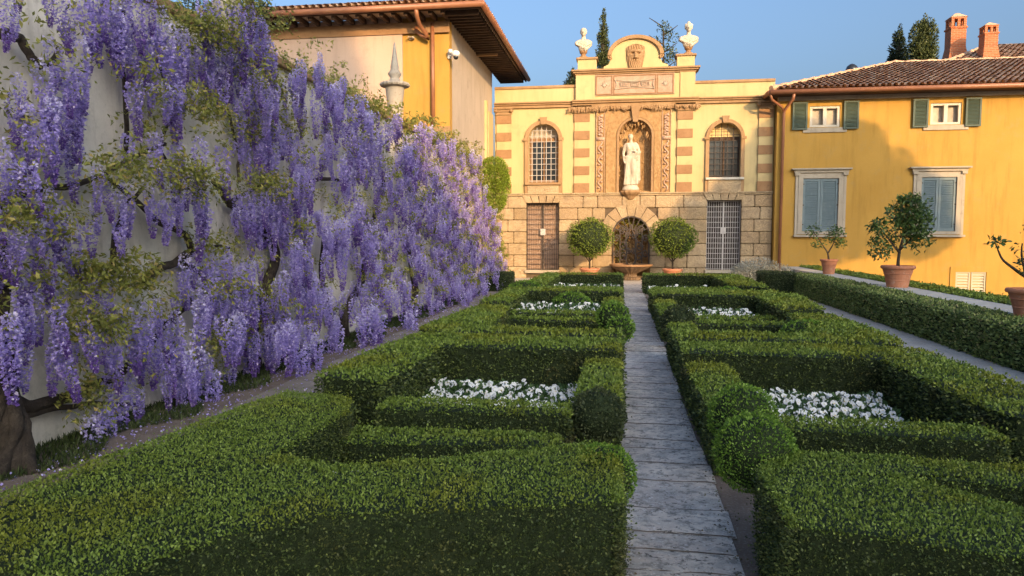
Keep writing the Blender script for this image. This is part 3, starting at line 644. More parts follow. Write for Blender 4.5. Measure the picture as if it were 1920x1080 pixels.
# ornate frieze of shells and garlands under the central cornice
mb = MB(); x = FX(545); r_ = random.Random(5)
while x < FX(1350):
    for k in range(3):
        dx = r_.uniform(-.04, .04); L = r_.uniform(.06, .2); xx = x+dx; zz = Zc-.13
        mb.cap((xx, YF-.16, zz-.03), .035, (xx+r_.uniform(-.05,.05), YF-.14-r_.uniform(0,.05), zz-L), .018, 6)
    x += .085
mb.box(FX(545), FX(1350), YF-.12, YF-.002, Zc-.24, Zc-.132)
F_(mb.build('garland', M['trim'], fac, smooth=False))
mb = MB(); cxn = niche[0]; mb.hexa([(cxn-.09,YF-.22,niche[3]+niche[1]-.1),(cxn+.09,YF-.22,niche[3]+niche[1]-.1),(cxn+.09,YF-.1,niche[3]+niche[1]-.1),(cxn-.09,YF-.1,niche[3]+niche[1]-.1),(cxn-.17,YF-.24,Zc-.14),(cxn+.17,YF-.24,Zc-.14),(cxn+.17,YF-.1,Zc-.14),(cxn-.17,YF-.1,Zc-.14)])
F_(mb.build('keystone', M['trim'], fac))
# mosaic panel round the niche
nx0, nx1 = FX(712), FX(1175); nh = arch_pts(niche[0], niche[3], niche[1], niche[2]+.02)
fpanel('niche_panel', rect(nx0, nx1, Zs+.003, Zc-.25), [nh], YF-.045, YF-.002, M['mosaic'])
ar = arch_pts((FX(775)+FX(1112))/2, FZ(720), (FX(1112)-FX(775))/2, Zs+.02)
nh2 = arch_pts(niche[0], niche[3], niche[1]+.10, Zs+.02)
fpanel('niche_surround', ar, [arch_pts(niche[0], niche[3], niche[1]+.10, Zs+.06)], YF-.085, YF-.047, M['mosaic'], .01)
rg_ = arch_pts(niche[0], niche[3], niche[1]+.09, niche[2]-.05)
fpanel('niche_moulding', rg_, [arch_pts(niche[0], niche[3], niche[1]-.005, niche[2]-.02)], YF-.13, YF-.047, M['trim'], .015)
# scroll strips on each side
for xs in ((nx0+FX(770))/2, (nx1+FX(1117))/2):
    mb = MB()
    for (za, zb) in ((Zs+.1, FZ(735)), (FZ(705), Zc-.4)):
        n = 26; A = .075; pts = [(xs+A*math.sin(t*1.05), YF-.07, za+(zb-za)*t/n) for t in range(n+1)]; mb.tube(pts, .03, 7)
        for t in range(2, n, 3): mb.lathe([(.045,-.03),(.055,0),(.04,.03)], (xs-A*.8*math.sin(t*1.05), YF-.065, za+(zb-za)*t/n), 8)
    for s in (-1, 1): mb.box(xs+s*.165, xs+s*.145, YF-.075, YF-.047, Zs+.05, Zc-.3)
    mb.box(xs-.16, xs+.16, YF-.085, YF-.047, FZ(730), FZ(708))
    F_(mb.build('scroll_strip', M['pink_stone'], fac, smooth=True))
# niche hollow with shell head and rough mosaic
mb = MB(); n = 20; cx, w, zb, zs = niche[0], niche[1], niche[2], niche[3]
for (z0, z1) in ((zb, zs),):
    vs = []; fs = []
    for k in range(n+1):
        a = PI*k/n; vs += [(cx-w*math.cos(a), YF+.02+w*.62*math.sin(a), z0), (cx-w*math.cos(a), YF+.02+w*.62*math.sin(a), z1)]
    for k in range(n): fs.append((2*k, 2*k+2, 2*k+3, 2*k+1))
    mb.add(vs, fs)
vs = []; fs = []; mrows = 8
for j in range(mrows+1):
    b = PI/2*j/mrows
    for k in range(n+1):
        a = PI*k/n; rr = w*math.cos(b)*(1+(.05 if k % 2 else -.03)*math.sin(2*b)); vs.append((cx-rr*math.cos(a), YF+.02+rr*.62*math.sin(a), zs+w*math.sin(b)))
for j in range(mrows):
    for k in range(n): fs.append((j*(n+1)+k, j*(n+1)+k+1, (j+1)*(n+1)+k+1, (j+1)*(n+1)+k))
mb.add(vs, fs); mb.box(cx-w, cx+w, YF-.05, YF+.5, zb-.1, zb+.015)
F_(mb.build('niche_hollow', M['mosaic'], fac))
mb = MB(); r_ = random.Random(8)
for k in range(150):
    a = r_.uniform(.12, PI-.12); z = r_.uniform(zb+.4, zs-.05); s = r_.uniform(.015, .035)
    mb.ell((cx-w*math.cos(a)*.98, YF+.02+w*.6*math.sin(a), z), (s, s, s*r_.uniform(1, 2.6)), 6)
for k in range(46):
    a = r_.uniform(.0, PI); rr = w*r_.uniform(.72, 1.0); mb.cap((cx+rr*math.cos(a), YF+.05, zs+rr*math.sin(a)), .028, (cx+rr*math.cos(a)*.9, YF-.02, zs+rr*math.sin(a)-r_.uniform(.05,.14)), .012, 6)
F_(mb.build('shell_encrustation', M['mosaic'], fac))
# rusticated base
gates = [(FX(0)*0+atY(987.6, 440, YF)[0], atY(1048, 440, YF)[0], .33, atY(1010, 381, YF)[1]), (atY(1324.5, 440, YF)[0], atY(1388, 440, YF)[0], .38, atY(1350, 376, YF)[1])]
fc, fw = atY(1183, 450, YF)[0], (atY(1217.8, 450, YF)[0]-atY(1147.7, 450, YF)[0])/2; fzt = atY(1183, 405, YF)[1]; fzs = fzt-fw; fz0 = .12
gh = [rect(a, b, z0, zt) for (a, b, z0, zt) in gates]
fpanel('base_wall', rect(XL, XR, 0, Zs-.062), gh+[arch_pts(fc, fzs, fw, fz0)], YF-.02, YF+.4, M['mortar'])
mb = MB(); r_ = random.Random(12); nc = 7; ch = (Zs-.07)/nc
for c_ in range(nc):
    z0 = c_*ch+.009; z1 = (c_+1)*ch-.009; segs = [(XL, XR)]
    for (a, b, za, zt) in gates:
        if z1 > za+.02 and z0 < zt-.05:
            segs = [q for s0, s1 in segs for q in ([(s0, min(s1, a)), (max(s0, b), s1)] if s0 < b and s1 > a else [(s0, s1)]) if q[1]-q[0] > .05]
    zm = (z0+z1)/2; hwid = None
    Ro = fw+.5
    if zm < fzs: hwid = fw
    elif zm < fzs+Ro: hwid = math.sqrt(max(0, Ro*Ro-(z0+.12-fzs)**2)) if z0 > fzs-.1 else Ro*.9
    if hwid: segs = [q for s0, s1 in segs for q in ([(s0, min(s1, fc-hwid)), (max(s0, fc+hwid), s1)] if s0 < fc+hwid and s1 > fc-hwid else [(s0, s1)]) if q[1]-q[0] > .05]
    for s0, s1 in segs:
        x = s0; first = True
        while x < s1-.01:
            L = r_.uniform(.55, 1.05) if s1-s0 > 1.3 else (s1-s0)*(.6 if c_ % 2 else .42)
            if s1-x-L < .3: L = s1-x
            mb.box(x+.008, x+L-.008, YF-.10-r_.uniform(0, .02), YF-.021, z0, z1, .022); x += L
F_(mb.build('stone_blocks', M['rust'], fac))
mb = MB(); nv = 9                                  # radiating voussoirs
for k in range(nv):
    a0 = PI*k/nv+.012; a1 = PI*(k+1)/nv-.012; r0 = fw+.004; r1 = fw+.47 if k != 4 else fw+.62
    q = [(fc+r*math.cos(a), fzs+r*math.sin(a)) for r, a in ((r0,a0),(r1,a0),(r1,a1),(r0,a1))]
    mb.hexa([(x, YF-.125 if k == 4 else YF-.115, z) for x, z in q][::-1]+[(x, YF-.022, z) for x, z in q][::-1])
F_(mb.build('voussoirs', M['rust'], fac))
for (a, b, z0, zt) in gates:                        # flat arch over each gate
    n = 5; cx = (a+b)/2; mb = MB()
    for k in range(n):
        u0, u1 = -1+2*k/n+.02, -1+2*(k+1)/n-.02; t = .42 if k == 2 else .3
        mb.hexa([(cx+(b-a)/2*u0, YF-.14, zt+.01),(cx+(b-a)/2*u1, YF-.14, zt+.01),(cx+(b-a)/2*u1, YF-.13+.03, zt+.01),(cx+(b-a)/2*u0, YF-.1, zt+.01),
                 (cx+(b-a)/2*u0*1.3, YF-.14, zt+t),(cx+(b-a)/2*u1*1.3, YF-.14, zt+t),(cx+(b-a)/2*u1*1.3, YF-.1, zt+t),(cx+(b-a)/2*u0*1.3, YF-.1, zt+t)])
    F_(mb.build('voussoirs', M['rust'], fac))
for i, (a, b, z0, zt) in enumerate(gates):          # gates
    gt = F_(MB().box(a-.05, b+.05, YF-.22, YF+.3, z0-.12, z0-.002, .01).build('gate_step', M['sill'], fac))
    bk = MB(); yb = YF+(.2 if i == 0 else .38); bk.add([(a-.05,yb,z0),(b+.05,yb,z0),(b+.05,yb,zt+.05),(a-.05,yb,zt+.05)], [(0,1,2,3)])
    gp = F_(bk.build('gate', M['pink_stone'] if i == 0 else M['iron'], fac))
    for s in (0, 1):
        x0, x1 = (a+.01, (a+b)/2-.012) if s == 0 else ((a+b)/2+.012, b-.01); mb = MB()
        for k in range(8):
            x = x0+(x1-x0)*k/7; mb.tube([(x,YF+.1,z0),(x,YF+.1,zt-.01)], .02 if k in (0, 7) else .009, 6)
        z = z0+.03
        while z < zt: mb.box(x0, x1, YF+.085, YF+.115, z-.009, z+.009); z += (zt-z0-.06)/13
        mb.build('gate_leaf', M['pale_iron'] if i else M['iron'], gp)
    mb = MB(); mb.box((a+b)/2-.1, (a+b)/2+.1, YF+.03, YF+.08, z0+1.35, z0+1.6, .01); mb.build('lock_plate', M['pale_iron'], gp)
    if i == 0:
        mb = MB()
        for k in range(11): x = a+.08+(b-a-.16)*k/10; mb.cap((x,YF+.08,zt-.06), .02, (x,YF+.07,zt-.13), .008, 6)
        mb.build('gate_fringe', M['iron'], gp)
# fountain recess
mb = MB(); n = 16; vs = []; fs = []
for k in range(n+1):
    a = PI*k/n; vs += [(fc-fw*math.cos(a), YF+.02+fw*.8*math.sin(a), 0), (fc-fw*math.cos(a), YF+.02+fw*.8*math.sin(a), fzs+.0)]
for k in range(n): fs.append((2*k, 2*k+2, 2*k+3, 2*k+1))
mb.add(vs, fs); vs = []; fs = []
for j in range(9):
    b = PI/2*j/8
    for k in range(n+1): a = PI*k/n; rr = fw*math.cos(b); vs.append((fc-rr*math.cos(a), YF+.02+rr*.8*math.sin(a), fzs+fw*math.sin(b)))
for j in range(8):
    for k in range(n): fs.append((j*(n+1)+k, j*(n+1)+k+1, (j+1)*(n+1)+k+1, (j+1)*(n+1)+k))
mb.add(vs, fs); F_(mb.build('grotto_hollow', M['mosaic'], fac))
mb = MB(); r_ = random.Random(4)
for k in range(130):
    a = r_.uniform(.1, PI-.1); z = r_.uniform(.2, fzs); s = r_.uniform(.03, .07); mb.ell((fc-fw*math.cos(a)*.96, YF+.02+fw*.74*math.sin(a), z), (s, s, s*r_.uniform(.8, 2)), 6)
F_(mb.build('tufa', M['mosaic'], fac))
# ------------------------------------------------------------------ wrought iron fountain screen, basin
sc = empty('wrought_iron_screen', (fc, YF-.12, .5), 'ornate dark wrought iron screen with scrolls in the arched fountain recess', 'screen')
mb = MB(); yy = 0
def S_(x, z): return (x*fw*.95, yy, z)
zt = fzs-.5
for s in (-1, 1):
    mb.tube([S_(s*1., .0), S_(s*1., zt)], .03, 6)
    for x in (.25, .62): mb.tube([S_(s*x, .1), S_(s*x, zt+.45*math.sqrt(1-x*x)*fw)], .026, 6)
    for (cx_, cz_, r0, dr) in ((.45,.35,.15,1),(.8,.5,.12,-1),(.45,.8,.16,-1),(.8,1.05,.12,1),(.2,1.15,.12,1),(.5,1.35,.16,1),(.15,.6,.1,-1)):
        mb.tube([(s*cx_*fw*.95+r0*(1-t/22)*math.cos(t*.5*dr), 0, cz_+r0*(1-t/22)*1.3*math.sin(t*.5*dr)) for t in range(20)], .026, 6)
    mb.tube([S_(s*.1, 0), S_(s*.3, .25), S_(s*.2, .6), S_(s*.35, .95), S_(s*.1, 1.3), S_(0, 1.6)], .03, 6)
mb.tube([(fw*.95*math.cos(PI*k/18), 0, zt+fw*.95*math.sin(PI*k/18)) for k in range(19)], .03, 6)
for k in range(1, 9): a = PI*k/9; mb.tube([(fw*.3*math.cos(a), 0, zt+fw*.3*math.sin(a)), (fw*.93*math.cos(a), 0, zt+fw*.93*math.sin(a))], .022, 6)
mb.tube([(fw*.3*math.cos(PI*k/10), 0, zt+fw*.3*math.sin(PI*k/10)) for k in range(11)], .026, 6)
mb.build('scrollwork', M['iron'], sc)
fs_ = empty('fern', (fc, YF+.1, .5), 'yellow-green fern growing inside the arched fountain recess', 'plant')
crown(fs_, [(-.35,.1,1.1,.25,.12,.4),(.0,.1,1.75,.4,.12,.3),(-.45,.05,.5,.15,.1,.3),(.4,.1,1.4,.18,.1,.3)], .09, 'wleaf', 1.4, name='fronds')
M['dark_stone'] = mottled('wet_dark_stone', (.13,.09,.06), (.24,.17,.11), 5, (.07,.07,.04), 30, .8, .02)
fb = empty('fountain_basin', (fc, YF-.75, 0), 'scalloped stone fountain basin on a stem at the end of the path', 'fountain')
mb = MB(); mb.lathe([(.30,0),(.34,.03),(.34,.1),(.24,.14),(.20,.22),(.24,.27),(.42,.36),(.62,.46),(.72,.52)], n=40, flute=.06); mb.build('bowl', M['dark_stone'], fb)
mb = MB(); mb.lathe([(.70,.521),(.80,.54),(.80,.60),(.72,.61),(.66,.56),(.3,.50)], n=32); mb.build('rim', M['brown_stone'], fb, smooth=False)

# ------------------------------------------------------------------ statue and busts
def rem(mb, name, mat, parent, vox=.018, loc=None, folds=0):
    o = mb.build(name, mat, parent, loc); m = o.modifiers.new('r', 'REMESH'); m.mode = 'VOXEL'; m.voxel_size = vox; m.use_smooth_shade = True
    s = o.modifiers.new('s', 'SMOOTH'); s.factor = .6; s.iterations = 3
    return o
st = empty('statue', (atY(1183, 300, YF)[0], YF-.1, 0), 'white marble statue of a robed woman standing in the shell niche', 'statue')
zb = FZ(1012, 935)
b = MB()
b.cap((-.11,.0,.08), .11, (-.10,.02,.5), .12); b.cap((.10,-.03,.08), .105, (.10,-.09,.5), .12); b.cap((-.10,.02,.5), .13, (-.03,.0,.95), .16); b.cap((.10,-.09,.5), .12, (.07,-.02,.95), .15)
b.ell((.0,.0,.95), (.20,.15,.17)); b.ell((.01,.0,1.12), (.155,.115,.17)); b.ell((-.01,-.01,1.3), (.19,.125,.17)); b.cap((-.16,.0,1.40), .075, (.14,.0,1.42), .075)
b.ell((-.08,-.1,1.31), (.065,.05,.06)); b.ell((.07,-.1,1.31), (.065,.05,.06))
b.cap((0,0,1.45), .055, (-.015,-.01,1.56), .05); b.ell((-.02,-.02,1.66), (.075,.09,.105)); b.ell((-.02,.03,1.70), (.09,.085,.09)); b.ell((-.02,.09,1.66), (.045,.05,.045)); b.cap((-.025,-.115,1.65), .012, (-.025,-.118,1.635), .016)
b.cap((-.19,0,1.38), .06, (-.25,.0,1.12), .05); b.cap((-.25,.0,1.12), .047, (-.22,-.06,.86), .036); b.cap((-.22,-.06,.86), .035, (-.20,-.09,.79), .028)
b.cap((.19,0,1.38), .06, (.27,.0,1.14), .052); b.cap((.27,.0,1.14), .05, (.13,-.17,1.16), .036); b.cap((.13,-.17,1.16), .035, (.08,-.19,1.19), .026)
for k, (x0, x1, z1) in enumerate([(-.17,-.2,.03),(-.1,-.13,.03),(-.02,-.05,.03),(.04,.03,.03),(.11,.12,.03),(.17,.2,.05)]): b.cap((x0*.7,-.10,.92), .03, (x1,-.12-.02*(k % 2),z1+.03), .04)
b.cap((.25,-.05,1.1), .05, (.24,-.06,.2), .08); b.cap((.2,.02,1.05), .07, (.2,.0,.15), .1); b.cap((-.16,-.08,.98), .05, (.22,-.13,1.1), .06); b.cap((-.15,-.09,.88), .04, (.2,-.14,.98), .05); b.cap((-.17,-.08,.78), .035, (.2,-.13,.9), .04)
b.cap((-.12,-.09,1.4), .03, (.15,-.11,1.2), .03)
sb = rem(b, 'figure', M['marble'], st); sb.location.z = zb; sb.scale = (1.15,1.12,1.1)
b = MB(); b.lathe([(.30,0),(.33,.03),(.31,.1),(.27,.14),(.25,.2)], n=20, sy=.8); b.build('plinth', M['marble'], st, (0,0,zb-.17))
b = MB(); b.lathe([(.08,-.34),(.12,-.3),(.2,-.2),(.34,-.12),(.40,-.06),(.40,0)], n=24, flute=.04, sy=.8); b.build('bracket', M['trim'], st, (0,0,zb-.175))
def bust(x, label, wide, curly):
    r = empty('bust', (x, YF+.02, PEDZ), label, 'bust', 'marble busts on the attic')
    b = MB(); b.ell((0,0,.42), (.20*wide,.13,.15)); b.ell((0,-.02,.30), (.15*wide,.12,.12)); b.cap((-.18*wide,0,.45), .085, (-.1,0,.49), .08); b.cap((.18*wide,0,.45), .085, (.1,0,.49), .08)
    b.cap((0,.0,.5), .07, (0,-.01,.65), .06); b.ell((0,-.02,.76), (.085,.105,.12)); b.ell((0,.03,.81), (.105,.11,.10)); b.cap((0,-.13,.765), .014, (0,-.14,.74), .02)
    b.ell((-.035,-.105,.79),(.02,.012,.01)); b.ell((.035,-.105,.79),(.02,.012,.01)); b.ell((0,-.11,.70),(.03,.02,.012)); b.ell((0,-.095,.665),(.035,.03,.025))
    for s in (-1, 1): b.ell((s*.09,.0,.76), (.015,.025,.035))
    if curly:
        for k in range(26): a = k*.9; b.ell((.09*math.cos(a), .03+.08*math.sin(a), .82+.05*math.sin(k*2.1)), (.035,.035,.035), 8)
        b.ell((0,.02,.92), (.05,.05,.045))
    b.cap((-.2*wide,-.06,.42), .035, (.06,-.14,.27), .03); b.cap((.2*wide,-.06,.42), .035, (-.03,-.14,.30), .03); b.cap((.22*wide,-.02,.38), .035, (.05,-.12,.22), .03)
    rem(b, 'figure', M['marble'], r, .014)
    b = MB(); b.lathe([(.14,0),(.15,.02),(.13,.05),(.07,.09),(.07,.13),(.11,.17),(.12,.22)], n=20); b.build('socle', M['brown_stone'], r, smooth=False); r.scale = (1.28,)*3
bust(PEDX[0], 'marble bust with bare shoulders on the left end of the attic', 1.0, False)
bust(PEDX[1], 'marble bust with high dressed hair on the right end of the attic', 1.12, True)

# ------------------------------------------------------------------ roofs
def tile_slope(mb, o, ex, up, wid, length, clip=None, sp=.21, row=.34):
    "half-round cover tiles laid from the eave point o along ex, climbing along up"
    o, ex, up = Vector(o), Vector(ex).normalized(), Vector(up).normalized(); nn = ex.cross(up).normalized()
    if nn.z < 0: nn = -nn
    nc = int(wid/sp); nr = int(length/row); rr = random.Random(2)
    for i in range(nc):
        for j in range(nr):
            u = (i+.5)*sp; v = j*row
            if clip and not clip(u, v+row*.5): continue
            c = o+ex*(u+rr.uniform(-.012, .012))+up*(v+rr.uniform(-.015, .015)); a = .085+rr.uniform(-.006,.006); b_ = .066; L = row*1.12; tw = rr.uniform(-.02, .02)
            vs = []
            for (d, rad_, h) in ((0, a, .045), (L, b_, .012)):
                for k in range(6): t = PI*k/5; vs.append(c+up*d+ex*(rad_*math.cos(t)+tw*d)+nn*(rad_*math.sin(t)*1.05+h))
            mb.add(vs, [(k, k+1, k+7, k+6) for k in range(5)])
            c2 = c+ex*(sp/2); vs = []
            for (d, rad_) in ((0, .06), (L, .075)):
                for k in range(4): t = PI+PI*k/3; vs.append(c2+up*d+ex*(rad_*math.cos(t))+nn*(rad_*.7*math.sin(t)+.06+(0 if d else .02)))
            mb.add(vs, [(k, k+1, k+5, k+4) for k in range(3)])
# right ochre house
YH = 27.6; hs = empty('ochre_house', (5.5, YH, -1.3), 'ochre yellow house with green shutters on the right', 'building')
def O_(o): o.location = (-5.5, -YH, 1.3); return o
hx0, hx1 = 5.47, 19.0; ze = 6.78
def HX(zx): return atY(1420+zx/3.6, 300, YH)[0]
def HZ_(zy, off=0): return atY(1650, off+zy/3.6, YH)[1]
ups = [(350, 545), (1160, 1360)]; lows = [(312, 553), (1112, 1352)]
holes = [rect(HX(a)-.02, HX(b)+.02, HZ_(850), HZ_(705)) for a, b in ups]+[rect(HX(a), HX(b), HZ_(590, 270), HZ_(228, 270)) for a, b in lows]
bw = (HX(1372), HX(1582), -.9, atY(1820, 510, YH)[1]); holes.append(rect(*bw))
O_(panel('wall', rect(hx0, hx1, -1.3, ze-.12), holes, YH, YH+.4, M['ochre'], hs))
sv = MB(); sv.box(hx0, hx0+.4, YH+.41, YH+9, -1.3, ze-.12); sv.box(hx0+.41, hx1, YH+8.6, YH+9, -1.3, ze-.12); O_(sv.build('side_wall', M['ochre'], hs))
for i, (a, b) in enumerate(ups):
    x0, x1, z0, z1 = HX(a), HX(b), HZ_(848), HZ_(708)
    gl = MB(); gl.add([(x0-.05,YH+.2,z0-.03),(x1+.05,YH+.2,z0-.03),(x1+.05,YH+.2,z1+.03),(x0-.05,YH+.2,z1+.03)], [(0,1,2,3)]); w_ = O_(gl.build('window', M['curtain'], hs))
    fr = MB(); t = .07; fr.box(x0-.018, x0+t, YH+.03, YH+.15, z0, z1); fr.box(x1-t, x1+.018, YH+.03, YH+.15, z0, z1); fr.box(x0+t, x1-t, YH+.032, YH+.148, z0, z0+t); fr.box(x0+t, x1-t, YH+.032, YH+.148, z1-t, z1); xm_ = (x0+x1)/2; fr.box(xm_-.06, xm_+.06, YH+.02, YH+.14, z0+t, z1-t)
    fr.build('frame', M['white_paint'], w_)
    sl = MB(); sl.box(x0-.25, x1+.25, YH-.05, YH-.002, z0-.2, z0-.03, .005); sl.build('sill_band', M['sill'], w_)
    sw = (x1-x0)*.52
    for s in (-1, 1):
        xa, xb = (x0-.12-sw, x0-.12) if s < 0 else (x1+.12, x1+.12+sw); sh = MB(); zA, zB = z0-.1, z1+.16; t = .06
        sh.box(xa, xa+t, YH-.1, YH-.055, zA, zB); sh.box(xb-t, xb, YH-.1, YH-.055, zA, zB); sh.box(xa+t, xb-t, YH-.1, YH-.055, zA, zA+t); sh.box(xa+t, xb-t, YH-.1, YH-.055, zB-t, zB)
        k = zA+t+.02
        while k < zB-t-.01: sh.hexa([(xa+t,YH-.096,k),(xb-t,YH-.096,k),(xb-t,YH-.086,k-.004),(xa+t,YH-.086,k-.004),(xa+t,YH-.07,k+.035),(xb-t,YH-.07,k+.035),(xb-t,YH-.06,k+.03),(xa+t,YH-.06,k+.03)]); k += .047
        O_(sh.build('shutter', M['green_paint'], hs))
for i, (a, b) in enumerate(lows):
    x0, x1, z0, z1 = HX(a), HX(b), HZ_(590, 270), HZ_(228, 270)
    sr = O_(panel('window_surround', rect(x0-.16, x1+.16, z0-.1, z1+.18), [rect(x0, x1, z0, z1)], YH-.06, YH-.002, M['sill'], hs))
    mb = MB(); mb.box(x0-.32, x1+.32, YH-.11, YH-.062+.06-.003, z1+.205, z1+.3); mb.box(x0-.42, x1+.42, YH-.2, YH-.003, z1+.302, z1+.36, .01); mb.box(x0-.3, x1+.3, YH-.16, YH-.003, z0-.2, z0-.122, .008)
    for s in (-1, 1): xx = x0-.215 if s < 0 else x1+.215; mb.box(xx-.045, xx+.045, YH-.05, YH-.003, z0-.118, z1+.1); mb.box(xx-.09, xx+.09, YH-.12, YH-.004, z1+.102, z1+.203, .01)
    mb.build('moulding', M['sill'], sr)
    for s in (0, 1):
        xa, xb = (x0+.01, (x0+x1)/2-.006) if s == 0 else ((x0+x1)/2+.006, x1-.01); sh = MB(); t = .075
        sh.box(xa, xa+t, YH-.01, YH+.035, z0+.01, z1-.01); sh.box(xb-t, xb, YH-.01, YH+.035, z0+.01, z1-.01)
        zm = z0+(z1-z0)*.5
        for (q0, q1) in ((z0+.01, z0+.11), (z1-.1, z1-.01)): sh.box(xa+t, xb-t, YH-.01, YH+.034, q0, q1)
        k = z0+.13
        while k < z1-.13: sh.hexa([(xa+t,YH-.006,k),(xb-t,YH-.006,k),(xb-t,YH+.004,k-.004),(xa+t,YH+.004,k-.004),(xa+t,YH+.026,k+.045),(xb-t,YH+.026,k+.045),(xb-t,YH+.034,k+.04),(xa+t,YH+.034,k+.04)]); k += .062
        sh.box(xa+t, xb-t, YH+.05, YH+.06, z0, z1)
        so_ = O_(sh.build('shutter', M['blue_paint'], hs))
        hg = MB(); 
        for zz in (z0+.25, zm, z1-.2): xx = xa if s == 0 else xb; hg.box(xx-.04, xx+.04, YH-.03, YH-.012, zz-.02, zz+.02)
        hg.build('hinge', M['iron'], so_)
x0, x1, z0, z1 = bw; sr = O_(panel('window_surround', rect(x0-.18, x1+.18, z0-.1, z1+.18), [rect(x0, x1, z0, z1)], YH-.03, YH-.002, M['ochre'], hs))
for s in (0, 1):
    xa, xb = (x0+.01, (x0+x1)/2-.02) if s == 0 else ((x0+x1)/2+.02, x1-.01); sh = MB(); t = .05
    sh.box(xa, xa+t, YH-.005, YH+.035, z0, z1); sh.box(xb-t, xb, YH-.005, YH+.035, z0, z1); sh.box(xa+t, xb-t, YH-.004, YH+.034, z1-t, z1); k = z0+.05
    while k < z1-.09: sh.hexa([(xa+t,YH-.002,k),(xb-t,YH-.002,k),(xb-t,YH+.008,k-.004),(xa+t,YH+.008,k-.004),(xa+t,YH+.026,k+.075),(xb-t,YH+.026,k+.075),(xb-t,YH+.034,k+.07),(xa+t,YH+.034,k+.07)]); k += .1
    O_(sh.build('shutter', M['pale_shutter'], hs))
mb = MB(); mb.box(hx0, hx1, YH-.12, YH-.002, ze-.28, ze-.14, .01); O_(mb.build('eaves_moulding', M['sill'], hs))
sl_ = .34; yE = YH-.62; YR = 33.2
rz = lambda y: ze+(y-yE)*sl_
mb = MB(); e0 = hx0-.35
mb.add([(e0,yE,ze),(hx1,yE,ze),(hx1,YR,rz(YR)),(e0+(YR-yE),YR,rz(YR))], [(0,1,2,3)]); mb.add([(e0,yE,ze),(e0+(YR-yE),YR,rz(YR)),(e0,YR+(YR-yE),ze)], [(0,1,2)])
mb.add([(hx1,YR,rz(YR)),(e0+(YR-yE),YR,rz(YR)),(e0,YR+(YR-yE),ze),(hx1,YR+(YR-yE),ze)], [(0,1,2,3)])
rf = O_(mb.build('roof', M['tile'], hs))
mb = MB(); tile_slope(mb, (e0, yE-.05, ze+.01), (1,0,0), (0,1,sl_), hx1-e0, (YR-yE)*math.sqrt(1+sl_**2)+.1, lambda u, v: u > v*.945-.05)
mb.tube([(e0+t*(YR-yE), yE+t*(YR-yE), ze+t*(YR-yE)*sl_+.07+.02*math.sin(t*90)) for t in np.linspace(0, 1, 40)], .1, 8)
mb.tube([(x, YR, rz(YR)+.05+.02*math.sin(x*9)) for x in np.linspace(e0+(YR-yE), hx1, 40)], .1, 8)
mb.build('roof_tile', M['tile'], rf)
# higher roof behind
x2, y2, z2 = 12.3, 32.0, rz(32.0)-.1; mb = MB(); tp = 36.5; zt2 = z2+(tp-y2)*.42
mb.box(x2+.5, 24, y2+.4, 41, 3, z2-.02); O_(mb.build('rear_wing_wall', M['ochre'], hs))
mb = MB(); mb.add([(x2,y2,z2),(24,y2,z2),(24,tp,zt2),(x2+4.2,tp,zt2)], [(0,1,2,3)]); mb.add([(x2,y2,z2),(x2+4.2,tp,zt2),(x2,41,z2)], [(0,1,2)]); rf2 = O_(mb.build('roof', M['tile'], hs))
mb = MB(); tile_slope(mb, (x2, y2-.05, z2+.01), (1,0,0), (0,1,.42), 24-x2, (tp-y2)*1.085, lambda u, v: u > v*.86-.05)
mb.tube([(x2+t*4.2, y2+t*(tp-y2), z2+t*(zt2-z2)+.07+.02*math.sin(t*70)) for t in np.linspace(0, 1, 30)], .1, 8); mb.build('roof_tile', M['tile'], rf2)
mb = MB(); mb.box(e0+.03, hx1, yE+.12, YH-.01, ze-.135, ze-.105); O_(mb.build('soffit', M['wood'], hs))
mb = MB(); 
mb.tube([(e0-.05, yE-.07, ze-.07), (hx1, yE-.07, ze-.07)], .085, 10); mb.tube([(e0-.07, yE-.07, ze-.07), (e0-.07, YH+.2, ze-.07)], .08, 10); O_(mb.build('gutter', M['copper'], hs, smooth=True))
xp = atY(1467, 300, YH-.1)[0]; mb = MB()
mb.tube([(xp+.22,yE-.05,ze-.13),(xp+.2,yE,ze-.3),(xp+.02,YH-.15,ze-.62),(xp,YH-.12,ze-.75),(xp-.02,YH-.12,.3)], .055, 10); mb.tube([(e0-.03,yE-.02,ze-.12),(e0+.05,yE+.1,ze-.3),(xp-.1,YH-.2,ze-.5),(xp,YH-.13,ze-.66)], .045, 10)
O_(mb.build('downpipe', M['copper'], hs, smooth=True))
